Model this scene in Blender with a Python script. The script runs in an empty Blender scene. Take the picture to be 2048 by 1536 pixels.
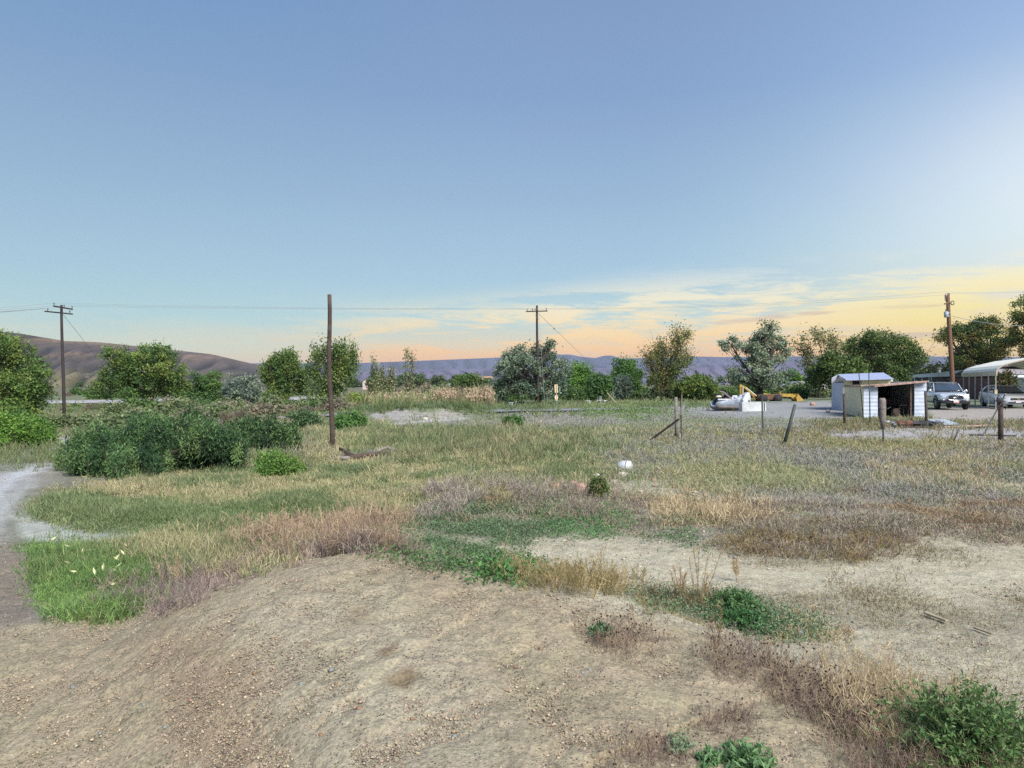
import bpy, math, random
import numpy as np
from mathutils import Vector, Matrix
R = math.radians
C = bpy.context.scene.collection
SC = bpy.context.scene
# ------------------------------------------------------------------ camera, world, fill lamp
EYE = 1.8; F = 1479.0; V0 = 768.0          # eye height (m), focal length and horizon in photo pixels
cam = bpy.data.cameras.new('camera'); cam.lens = 26.0; cam.sensor_width = 36.0
cam.clip_start = 0.05; cam.clip_end = 30000
camo = bpy.data.objects.new('camera', cam); C.objects.link(camo)
camo.location = (0, 0, EYE); camo.rotation_euler = (R(90), 0, 0)
SC.camera = camo
SC.view_settings.view_transform = 'Standard'; SC.view_settings.look = 'None'
SC.view_settings.exposure = 0.5; SC.view_settings.gamma = 1.0
SC.cycles.use_denoising = False
SC.cycles.max_bounces = 5; SC.cycles.diffuse_bounces = 3; SC.cycles.glossy_bounces = 2
SC.cycles.transparent_max_bounces = 6; SC.cycles.volume_bounces = 0
SC.cycles.use_adaptive_sampling = False

def lin(c):
    c = np.asarray(c, float) / 255.0
    return np.where(c <= 0.04045, c / 12.92, ((c + 0.055) / 1.055) ** 2.4)
def lin4(c): return tuple(float(v) for v in lin(c)) + (1.0,)

FILL_EL, FILL_AZ = 42.0, 150.0      # added soft fill lamp from behind and right, after sunset (azimuth clockwise from the view axis)
fill_sun = bpy.data.lights.new('fill_sun', 'SUN'); fill_sun.energy = 4.8; fill_sun.angle = R(34); fill_sun.color = (1.0, 0.955, 0.90)
fill_suno = bpy.data.objects.new('fill_sun', fill_sun); C.objects.link(fill_suno)
sd = Vector((math.sin(R(FILL_AZ)) * math.cos(R(FILL_EL)), math.cos(R(FILL_AZ)) * math.cos(R(FILL_EL)), math.sin(R(FILL_EL))))
fill_suno.rotation_euler = sd.to_track_quat('Z', 'Y').to_euler()

class NT:
    """tiny helper for node trees"""
    def __init__(s, tree): s.t = tree; s.n = tree.nodes; s.l = tree.links
    def new(s, typ, **kw):
        n = s.n.new(typ)
        for k, v in kw.items(): setattr(n, k, v)
        return n
    def put(s, sock, v):
        if isinstance(v, bpy.types.NodeSocket): s.l.new(v, sock)
        elif v is not None: sock.default_value = v
    def math(s, op, a, b=None, c=None, clamp=False):
        n = s.new('ShaderNodeMath', operation=op); n.use_clamp = clamp
        for i, v in enumerate((a, b, c)):
            if v is not None: s.put(n.inputs[i], v)
        return n.outputs[0]
    def mix(s, f, a, b, blend='MIX'):
        n = s.new('ShaderNodeMix', data_type='RGBA', blend_type=blend)
        s.put(n.inputs[0], f); s.put(n.inputs[6], a); s.put(n.inputs[7], b)
        return n.outputs[2]
    def ramp(s, f, stops, interp='LINEAR'):
        n = s.new('ShaderNodeValToRGB'); n.color_ramp.interpolation = interp
        e = n.color_ramp.elements
        while len(e) < len(stops): e.new(0.5)
        for k, (p, c) in zip(e, stops): k.position = p; k.color = c
        s.put(n.inputs[0], f); return n.outputs[0]
    def noise(s, vec, scale, detail=4, rough=0.55, dist=0.0):
        n = s.new('ShaderNodeTexNoise'); s.put(n.inputs['Vector'], vec)
        n.inputs['Scale'].default_value = scale; n.inputs['Detail'].default_value = detail
        n.inputs['Roughness'].default_value = rough; n.inputs['Distortion'].default_value = dist
        return n.outputs['Fac']
    def comb(s, x, y, z):
        n = s.new('ShaderNodeCombineXYZ')
        for i, v in enumerate((x, y, z)): s.put(n.inputs[i], v)
        return n.outputs[0]
    def smooth(s, x, a, b):
        n = s.new('ShaderNodeMapRange', interpolation_type='SMOOTHSTEP')
        s.put(n.inputs[0], x); n.inputs[1].default_value = a; n.inputs[2].default_value = b
        return n.outputs[0]

world = bpy.data.worlds.new('World'); SC.world = world; world.use_nodes = True
w = NT(world.node_tree); w.n.clear()
geo = w.new('ShaderNodeTexCoord').outputs['Generated']
sep = w.new('ShaderNodeSeparateXYZ'); w.l.new(geo, sep.inputs[0])
dx, dy, dz = sep.outputs
el = w.math('MULTIPLY', w.math('ARCSINE', dz), 180 / math.pi)
az = w.math('MULTIPLY', w.math('ARCTAN2', dx, dy), 180 / math.pi)
t = w.math('DIVIDE', w.math('ADD', el, 2.0), 42.0, clamp=True)          # -2..40 degrees
def st(e, c): return ((e + 2.0) / 42.0, lin4(c))
left = w.ramp(t, [st(-2, (190, 190, 180)), st(0.5, (236, 212, 176)), st(2.2, (218, 224, 192)), st(4.5, (178, 211, 213)), st(8, (164, 197, 214)), st(14, (146, 178, 206)), st(21, (128, 160, 196)), st(28, (108, 147, 194)), st(39, (98, 134, 184))])
midc = w.ramp(t, [st(-2, (240, 180, 130)), st(1.7, (258, 200, 130)), st(3.0, (240, 216, 172)), st(4.8, (190, 217, 214)), st(8, (168, 200, 219)), st(14, (150, 181, 210)), st(21, (131, 161, 199)), st(28, (124, 152, 193)), st(39, (108, 138, 185))])
right = w.ramp(t, [st(-2, (255, 176, 96)), st(1.5, (262, 190, 100)), st(4, (254, 222, 166)), st(7, (222, 230, 214)), st(10, (204, 226, 232)), st(14, (190, 212, 234)), st(21, (152, 182, 221)), st(28, (137, 167, 213)), st(39, (122, 148, 195))])
f1 = w.smooth(az, -34.0, 6.0); f2 = w.smooth(az, 8.0, 42.0)
back = w.smooth(w.math('ABSOLUTE', az), 60.0, 130.0)
sky = w.mix(f2, w.mix(f1, left, midc), right)
sky = w.mix(back, sky, w.ramp(t, [st(-2, (150, 160, 190)), st(4, (178, 186, 212)), st(14, (150, 178, 215)), st(39, (120, 150, 200))]))
# bright glow above the right edge, where the sun went down
ga = w.math('DIVIDE', w.math('SUBTRACT', az, 40.0), 11.0); ge = w.math('DIVIDE', w.math('SUBTRACT', el, 11.5), 7.0)
glow = w.math('POWER', 2.718, w.math('MULTIPLY', w.math('ADD', w.math('MULTIPLY', ga, ga), w.math('MULTIPLY', ge, ge)), -1.0))
sky = w.mix(w.math('MULTIPLY', glow, 0.75), sky, lin4((236, 244, 247)))
ga = w.math('DIVIDE', w.math('SUBTRACT', az, 31.0), 7.5); ge = w.math('DIVIDE', w.math('SUBTRACT', el, 3.2), 2.2)
glow = w.math('POWER', 2.718, w.math('MULTIPLY', w.math('ADD', w.math('MULTIPLY', ga, ga), w.math('MULTIPLY', ge, ge)), -1.0))
sky = w.mix(w.math('MULTIPLY', glow, 0.8), sky, lin4((258, 226, 146)))
# thin streaky cirrus low in the sky
tilt = w.math('ADD', w.math('MULTIPLY', el, 1.0), w.math('MULTIPLY', az, -0.035))
v1 = w.comb(w.math('MULTIPLY', az, 0.085), w.math('MULTIPLY', tilt, 0.62), 3.7)
v2 = w.comb(w.math('MULTIPLY', az, 0.22), w.math('MULTIPLY', w.math('ADD', el, w.math('MULTIPLY', az, 0.05)), 1.7), 9.1)
n1 = w.noise(v1, 1.0, 5, 0.55, 0.6); n2 = w.noise(v2, 1.0, 6, 0.62, 0.9)
cl = w.math('ADD', w.math('MULTIPLY', n1, 0.62), w.math('MULTIPLY', n2, 0.38))
cl = w.smooth(cl, 0.42, 0.55)
azm = w.smooth(az, -20.0, -5.0)
top = w.math('ADD', 6.2, w.math('MULTIPLY', w.smooth(az, -12.0, 16.0), 2.6))
em = w.math('SUBTRACT', 1.0, w.smooth(w.math('SUBTRACT', el, top), -2.6, 0.8))
cm = w.math('MULTIPLY', w.math('MULTIPLY', cl, em), w.math('ADD', w.math('MULTIPLY', azm, 0.86), 0.10))
ccol = w.ramp(t, [st(-2, (255, 176, 104)), st(1.8, (266, 198, 118)), st(3.6, (264, 222, 150)), st(6.0, (250, 238, 200)), st(9, (228, 235, 228)), st(12, (225, 235, 240))])
ccolr = w.ramp(t, [st(-2, (255, 180, 84)), st(2.0, (255, 208, 98)), st(4.5, (255, 234, 140)), st(7.4, (255, 242, 196)), st(10, (240, 240, 224)), st(13, (230, 240, 242))])
sky = w.mix(w.math('MULTIPLY', cm, 1.0), sky, w.mix(w.smooth(az, 16.0, 34.0), ccol, ccolr))
# darker mauve bars between the lit streaks
v3 = w.comb(w.math('MULTIPLY', az, 0.13), w.math('MULTIPLY', el, 1.1), 21.0)
bar = w.smooth(w.noise(v3, 1.0, 4, 0.5, 0.3), 0.56, 0.68)
bm_ = w.math('MULTIPLY', w.math('MULTIPLY', bar, w.smooth(az, 6.0, 20.0)), w.math('MULTIPLY', w.smooth(el, 0.8, 1.8), w.math('SUBTRACT', 1.0, w.smooth(el, 5.0, 6.6))))
sky = w.mix(w.math('MULTIPLY', bm_, 0.55), sky, lin4((205, 178, 160)))
bg = w.new('ShaderNodeBackground'); w.put(bg.inputs[0], sky); bg.inputs[1].default_value = 0.72
nis = w.new('ShaderNodeTexSky'); nis.sky_type = 'NISHITA'; nis.sun_disc = False
nis.sun_elevation = R(FILL_EL); nis.sun_rotation = R(FILL_AZ)
bg2 = w.new('ShaderNodeBackground'); w.put(bg2.inputs[0], nis.outputs[0]); bg2.inputs[1].default_value = 0.004
add = w.new('ShaderNodeAddShader'); w.l.new(bg.outputs[0], add.inputs[0]); w.l.new(bg2.outputs[0], add.inputs[1])
wo = w.new('ShaderNodeOutputWorld'); w.l.new(add.outputs[0], wo.inputs[0])
world.cycles.sampling_method = 'MANUAL'; world.cycles.sample_map_resolution = 512

# ------------------------------------------------------------------ numpy helpers
def ss(x, a, b):
    t = np.clip((np.asarray(x, float) - a) / (b - a), 0, 1); return t * t * (3 - 2 * t)
def vnoise(x, y, seed=0):
    xi = np.floor(x).astype(np.int64); yi = np.floor(y).astype(np.int64)
    fx = x - xi; fy = y - yi; fx = fx * fx * (3 - 2 * fx); fy = fy * fy * (3 - 2 * fy)
    def h(a, b):
        n = (a * 374761393 + b * 668265263 + seed * 1442695041) & 0xffffffff
        n = ((n ^ (n >> 13)) * 1274126177) & 0xffffffff
        n = (n ^ (n >> 16)) & 0xffffffff
        return n / 4294967295.0
    a = h(xi, yi); b = h(xi + 1, yi); c = h(xi, yi + 1); d = h(xi + 1, yi + 1)
    return (a * (1 - fx) + b * fx) * (1 - fy) + (c * (1 - fx) + d * fx) * fy
def fbm(x, y, seed=0, octv=4, g=0.5):
    s = 0; a = 1; tot = 0
    for o in range(octv):
        s = s + a * vnoise(x * 2 ** o + 17.3 * o, y * 2 ** o - 9.1 * o, seed + o); tot += a; a *= g
    return s / tot - 0.5

# terrain: the big shapes
RIDGE = [(-9, 4.4, .12), (-4.2, 4.75, .14), (-2.5, 5.0, .25), (-2.1, 5.0, .42), (-1.7, 4.93, .57), (-1.0, 4.75, .71), (-.4, 4.63, .68), (.1, 4.42, .63), (.55, 4.1, .58), (1.35, 3.4, .44), (1.9, 2.2, .38), (2.6, -3, .38)]   # crest line of the dirt mound: x, y, height
def bump(x, y, cx, cy, rx, ry, h, p=1.0):
    d = ((x - cx) / rx) ** 2 + ((y - cy) / ry) ** 2
    return h * np.exp(-d ** p)
def zt(x, y):
    x = np.asarray(x, float); y = np.asarray(y, float)
    z = -0.9 * ss(y, 18, 48) * ss(-x, 6, 26)
    z = z + 0.12 * ss(y, 34, 44) * ss(x, 8, 16)
    best = np.full(np.broadcast(x, y).shape, 1e9); hh = np.zeros_like(best); sg = np.ones_like(best)
    for (ax, ay, ah), (bx, by, bh) in zip(RIDGE[:-1], RIDGE[1:]):
        ux, uy = bx - ax, by - ay; t = np.clip(((x - ax) * ux + (y - ay) * uy) / (ux * ux + uy * uy), 0, 1)
        qx, qy = x - ax - ux * t, y - ay - uy * t; d = np.hypot(qx, qy); m = d < best
        best = np.where(m, d, best); hh = np.where(m, ah + (bh - ah) * t, hh); sg = np.where(m, np.where(ux * qy - uy * qx > 0, 1, -1), sg)
    inner = 0.10 + 0.37 * ss(x + 0.55 * (y - 2.6), -1.5, -0.35)
    z = z + np.where(sg > 0, hh * np.exp(-(best / 0.80) ** 2.2), inner + (hh - inner) * np.exp(-(best / 1.45) ** 2.0)) * np.where(y < -3, 0.37 / 0.37, 1)
    z = z + bump(x, y, -5.9, 36.5, 2.6, 2.2, 0.72) + bump(x, y, -3.0, 37.5, 2.2, 2.0, 0.66) + bump(x, y, -7.6, 38, 1.2, 1.6, 0.2)
    z = z + bump(x, y, -0.9, 11.8, 1.6, 1.2, 0.20) + bump(x, y, 5.2, 9.2, 1.5, 0.8, 0.10)
    z = z + bump(x, y, 13.0, 27.0, 5.0, 2.0, 0.25)
    z = z + 0.10 * fbm(x / 3.1, y / 3.1, 5, 3) * ss(np.hypot(x, y), 6, 14)
    return z
def uv_of(x, y, z=None):
    if z is None: z = zt(x, y)
    yy = np.maximum(y, 0.05)
    return 1024 + F * x / yy, V0 + F * (EYE - z) / yy
def ground_at(u, v):
    """first point of the terrain seen at photo pixel (u, v)"""
    u = np.atleast_1d(np.asarray(u, float)); v = np.atleast_1d(np.asarray(v, float))
    kx = (u - 1024) / F; kz = (V0 - v) / F
    Y = np.full(u.shape, np.nan); prev = np.full(u.shape, 1.5)
    for y in np.geomspace(1.5, 400, 620):
        m = np.isnan(Y)
        if not m.any(): break
        hit = m & (EYE + kz * y <= zt(kx * y, np.full_like(kx, y)))
        Y[hit] = 0.5 * (prev[hit] + y); prev[:] = y
    Y = np.where(np.isnan(Y), 400, Y)
    X = kx * Y
    return X, Y, zt(X, Y)
def at(u, y, v=None, z=None):
    x = (u - 1024) / F * y
    if z is None: z = EYE + (V0 - v) / F * y if v is not None else float(zt(x, y))
    return Vector((x, y, z))

# ------------------------------------------------------------------ object helpers
def tag(o, label=None, cat=None, group=None, kind=None):
    if label: o['label'] = label
    if cat: o['category'] = cat
    if group: o['group'] = group
    if kind: o['kind'] = kind
    return o
def empty(name, loc, rz=0.0, label=None, cat=None, group=None):
    o = bpy.data.objects.new(name, None); C.objects.link(o); o.location = loc; o.rotation_euler = (0, 0, rz)
    o.empty_display_size = 0.2
    return tag(o, label, cat, group)
def mesh_obj(name, V, Fc, mat, parent=None, smooth=False, col=None, loc=None):
    me = bpy.data.meshes.new(name)
    V = np.asarray(V, np.float32).reshape(-1, 3)
    if isinstance(Fc, np.ndarray):
        n, k = Fc.shape
        me.vertices.add(len(V)); me.vertices.foreach_set('co', V.ravel())
        me.loops.add(n * k); me.loops.foreach_set('vertex_index', Fc.astype(np.int32).ravel())
        me.polygons.add(n); me.polygons.foreach_set('loop_start', np.arange(0, n * k, k, dtype=np.int32))
        me.polygons.foreach_set('loop_total', np.full(n, k, np.int32))
        if smooth: me.polygons.foreach_set('use_smooth', np.ones(n, bool))
        me.update(calc_edges=True)
    else:
        me.from_pydata([tuple(map(float, p)) for p in V], [], [tuple(f) for f in Fc])
        if smooth: me.polygons.foreach_set('use_smooth', np.ones(len(me.polygons), bool))
        me.update()
    if col is not None:
        a = me.color_attributes.new('Col', 'FLOAT_COLOR', 'POINT')
        c4 = np.ones((len(V), 4), np.float32); c4[:, :3] = np.asarray(col, np.float32).reshape(-1, 3)
        a.data.foreach_set('color', c4.ravel())
    me.materials.append(mat)
    o = bpy.data.objects.new(name, me); C.objects.link(o)
    if parent: o.parent = parent
    if loc is not None: o.location = loc
    return o
def quads_obj(name, Q, colr, mat, parent=None, loc=None):
    """Q (N,4,3) loose quads, colr (N,3)"""
    n = len(Q); Fc = np.arange(n * 4).reshape(n, 4)
    return mesh_obj(name, Q.reshape(-1, 3), Fc, mat, parent, col=np.repeat(colr, 4, axis=0), loc=loc)
def copy_tree(o, parent=None):
    c = o.copy(); C.objects.link(c)
    if parent: c.parent = parent
    for ch in list(o.children): copy_tree(ch, c)
    return c

class MB:
    """collects shapes; build() links ONE mesh object"""
    def __init__(s): s.v = []; s.f = []
    def add(s, vs, fs, M=None):
        b = len(s.v)
        s.v += [tuple(M @ Vector(p)) if M else tuple(p) for p in vs]; s.f += [tuple(i + b for i in f) for f in fs]
        return s
    def box(s, c, d, M=None, taper=1.0):
        x, y, z = c; a, b, h = d[0] / 2, d[1] / 2, d[2] / 2
        vs = [(x + i * a * (taper if k > 0 else 1), y + j * b * (taper if k > 0 else 1), z + k * h) for k in (-1, 1) for j in (-1, 1) for i in (-1, 1)]
        return s.add(vs, [(0, 2, 3, 1), (4, 5, 7, 6), (0, 1, 5, 4), (2, 6, 7, 3), (0, 4, 6, 2), (1, 3, 7, 5)], M)
    def hexa(s, p):            # bottom four then top four, same winding
        return s.add(p, [(3, 2, 1, 0), (4, 5, 6, 7), (0, 1, 5, 4), (1, 2, 6, 5), (2, 3, 7, 6), (3, 0, 4, 7)])
    def wall(s, p0, p1, z0, z1, th=0.05, z0b=None, z1b=None):
        p0 = Vector((p0[0], p0[1], 0)); p1 = Vector((p1[0], p1[1], 0)); d = (p1 - p0).normalized(); n = Vector((-d.y, d.x, 0)) * th / 2
        z0b = z0 if z0b is None else z0b; z1b = z1 if z1b is None else z1b
        q = [p0 - n, p1 - n, p1 + n, p0 + n]; lo = [z0, z0b, z0b, z0]; hi = [z1, z1b, z1b, z1]
        return s.hexa([(a.x, a.y, h) for a, h in zip(q, lo)] + [(a.x, a.y, h) for a, h in zip(q, hi)])
    def slab(s, q, th):        # q: four corners of the top face (Vectors), thickness downwards
        return s.hexa([(p[0], p[1], p[2] - th) for p in q] + [tuple(p) for p in q])
    def tube(s, pts, rad, n=8, cap=True):
        pts = [Vector(p) for p in pts]; rad = rad if hasattr(rad, '__len__') else [rad] * len(pts); b = len(s.v)
        for i, p in enumerate(pts):
            d = (pts[min(i + 1, len(pts) - 1)] - pts[max(i - 1, 0)]).normalized()
            a = d.orthogonal().normalized() if i == 0 else (a - d * a.dot(d)).normalized()
            c = d.cross(a)
            for k in range(n):
                th = 2 * math.pi * k / n; s.v.append(tuple(p + (a * math.cos(th) + c * math.sin(th)) * rad[i]))
        for i in range(len(pts) - 1):
            for k in range(n):
                s.f.append((b + i * n + k, b + i * n + (k + 1) % n, b + (i + 1) * n + (k + 1) % n, b + (i + 1) * n + k))
        if cap: s.f.append(tuple(b + k for k in reversed(range(n)))); s.f.append(tuple(b + (len(pts) - 1) * n + k for k in range(n)))
        return s
    def prism(s, poly, y0, y1, M=None):      # polygon in xz, extruded along y
        n = len(poly); vs = [(p[0], y0, p[1]) for p in poly] + [(p[0], y1, p[1]) for p in poly]
        fs = [tuple(range(n)), tuple(reversed(range(n, 2 * n)))] + [((i + 1) % n, i, i + n, (i + 1) % n + n) for i in range(n)]
        return s.add(vs, fs, M)
    def ball(s, c, r, n=8, m=5, M=None, jit=0.0, rng=None):
        vs = []; fs = []
        for j in range(m + 1):
            ph = math.pi * j / m
            for k in range(n):
                th = 2 * math.pi * k / n; q = 1 + (rng.uniform(-jit, jit) if rng and 0 < j < m else 0)
                vs.append((c[0] + r[0] * q * math.sin(ph) * math.cos(th), c[1] + r[1] * q * math.sin(ph) * math.sin(th), c[2] + r[2] * q * math.cos(ph)))
        for j in range(m):
            for k in range(n): fs.append((j * n + k, (j + 1) * n + k, (j + 1) * n + (k + 1) % n, j * n + (k + 1) % n))
        return s.add(vs, fs, M)
    def build(s, name, mat, parent=None, smooth=False, bevel=0.0):
        o = mesh_obj(name, s.v, s.f, mat, parent, smooth)
        if bevel:
            b = o.modifiers.new('bevel', 'BEVEL'); b.width = bevel; b.segments = 2; b.limit_method = 'ANGLE'
        return o

# ------------------------------------------------------------------ materials
def mat_new(name):
    m = bpy.data.materials.new(name); m.use_nodes = True; g = NT(m.node_tree); g.n.clear()
    b = g.new('ShaderNodeBsdfPrincipled'); o = g.new('ShaderNodeOutputMaterial'); g.l.new(b.outputs[0], o.inputs[0])
    return m, g, b, o
def mat(name, c, rough=0.7, metal=0.0, var=0.25, scale=6.0, c2=None, bump_=0.0, spec=0.5, coat=0.0):
    """weathered paint / wood / metal: base colour broken up by two scales of noise"""
    m, g, b, o = mat_new(name)
    tc = g.new('ShaderNodeTexCoord').outputs['Object']
    n = g.noise(tc, scale, 6, 0.6); n2 = g.noise(tc, scale * 7.3, 4, 0.6)
    c = lin(c); c2_ = lin(c2) if c2 is not None else c * (1 - 2 * var)
    mixv = g.smooth(g.math('ADD', g.math('MULTIPLY', n, 0.65), g.math('MULTIPLY', n2, 0.35)), 0.36, 0.64)
    col = g.mix(mixv, tuple(np.clip(c2_, 0, 1)) + (1,), tuple(c) + (1,))
    g.put(b.inputs['Base Color'], col); b.inputs['Roughness'].default_value = rough; b.inputs['Metallic'].default_value = metal
    b.inputs['Specular IOR Level'].default_value = spec; b.inputs['Coat Weight'].default_value = coat
    if bump_:
        bp = g.new('ShaderNodeBump'); bp.inputs['Strength'].default_value = bump_; bp.inputs['Distance'].default_value = 0.02
        g.put(bp.inputs['Height'], n2); g.l.new(bp.outputs[0], b.inputs['Normal'])
    return m
def mat_siding(name, c, period, axis='Z', c2=None, depth=0.02, sharp=True, rough=0.6, dirt=(120, 110, 95)):
    """lapped or ribbed sheet: ribs along one axis, dirt streaks by noise"""
    m, g, b, o = mat_new(name)
    tc = g.new('ShaderNodeTexCoord').outputs['Object']; sp = g.new('ShaderNodeSeparateXYZ'); g.l.new(tc, sp.inputs[0])
    z = sp.outputs[{'X': 0, 'Y': 1, 'Z': 2}[axis]]
    fr = g.math('FRACT', g.math('DIVIDE', z, period))
    h = fr if sharp else g.math('PINGPONG', fr, 0.5)
    n = g.noise(tc, 3.0, 5, 0.65)
    col = g.mix(g.smooth(n, 0.35, 0.7), lin4(c), lin4(c2 if c2 is not None else tuple(v * 0.9 for v in c)))
    seam = g.math('SUBTRACT', 1.0, g.smooth(fr, 0.0, 0.14))
    col = g.mix(g.math('MULTIPLY', seam, 0.45), col, lin4(dirt))
    g.put(b.inputs['Base Color'], col); b.inputs['Roughness'].default_value = rough
    bp = g.new('ShaderNodeBump'); bp.inputs['Strength'].default_value = 0.6; bp.inputs['Distance'].default_value = depth
    g.put(bp.inputs['Height'], h); g.l.new(bp.outputs[0], b.inputs['Normal'])
    return m
def mat_leaf(name, trans=0.25, rough=0.65, spec=0.3):
    m, g, b, o = mat_new(name)
    a = g.new('ShaderNodeVertexColor'); a.layer_name = 'Col'
    g.put(b.inputs['Base Color'], a.outputs[0]); b.inputs['Roughness'].default_value = rough
    b.inputs['Specular IOR Level'].default_value = spec
    tr = g.new('ShaderNodeBsdfTranslucent'); g.put(tr.inputs[0], a.outputs[0])
    mx = g.new('ShaderNodeMixShader'); mx.inputs[0].default_value = trans
    g.l.new(b.outputs[0], mx.inputs[1]); g.l.new(tr.outputs[0], mx.inputs[2]); g.l.new(mx.outputs[0], o.inputs[0])
    return m
LEAF = mat_leaf('foliage'); BLADE = mat_leaf('grass_blade', 0.2); STONE_V = mat_leaf('pebble', 0.0, 0.9, 0.2)
BARK = mat('bark', (74, 66, 58), 0.9, var=0.3, scale=8, bump_=0.6)
BARK_G = mat('grey_bark', (112, 106, 98), 0.9, var=0.25, scale=8, bump_=0.6)
# ------------------------------------------------------------------ ground sheet
def in_poly(u, v, poly, soft):
    """1 inside, 0 outside, soft edge; poly in photo pixels of the ground"""
    P = np.asarray(poly, float); n = len(P); inside = np.zeros(u.shape, bool); dm = np.full(u.shape, 1e9)
    for i in range(n):
        x1, y1 = P[i]; x2, y2 = P[(i + 1) % n]
        c = ((y1 > v) != (y2 > v)) & (u < (x2 - x1) * (v - y1) / (y2 - y1 + 1e-12) + x1); inside ^= c
        dx_, dy_ = x2 - x1, y2 - y1; t = np.clip(((u - x1) * dx_ + (v - y1) * dy_) / (dx_ * dx_ + dy_ * dy_ + 1e-9), 0, 1)
        # vertical distances count more: the ground is foreshortened
        dm = np.minimum(dm, np.hypot((u - x1 - t * dx_) * 0.45, v - y1 - t * dy_))
    sd_ = np.where(inside, dm, -dm)
    return np.clip(sd_ / soft * 0.5 + 0.5, 0, 1)
BARE = [(-900, 1250), (0, 1250), (100, 1240), (240, 1218), (500, 1140), (620, 1105), (740, 1095), (760, 1078), (1000, 1085), (1100, 1062), (1400, 1082), (1480, 1112), (1700, 1115), (1800, 1080), (2048, 1050), (2900, 1030), (4500, 1700), (-3000, 1700)]
MOUND = [(-900, 1262), (0, 1252), (240, 1222), (500, 1135), (740, 1098), (850, 1115), (1000, 1165), (1200, 1215), (1400, 1270), (1500, 1330), (1760, 1490), (1850, 1600), (1800, 2400), (-3000, 2400), (-3000, 1300)]
TRAIL = [(-900, 1010), (0, 985), (60, 945), (110, 925), (135, 940), (60, 1000), (28, 1050), (60, 1110), (85, 1200), (110, 1255), (-900, 1290)]
GREEN = [(75, 1100), (180, 1088), (330, 1108), (440, 1125), (420, 1170), (250, 1225), (130, 1235), (90, 1190), (68, 1130)]
MEADOW = [(105, 1000), (230, 975), (330, 960), (500, 935), (800, 905), (1000, 920), (1230, 925), (1240, 950), (1000, 985), (840, 1000), (780, 1040), (600, 1090), (430, 1120), (330, 1075), (200, 1045), (90, 1030)]
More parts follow.
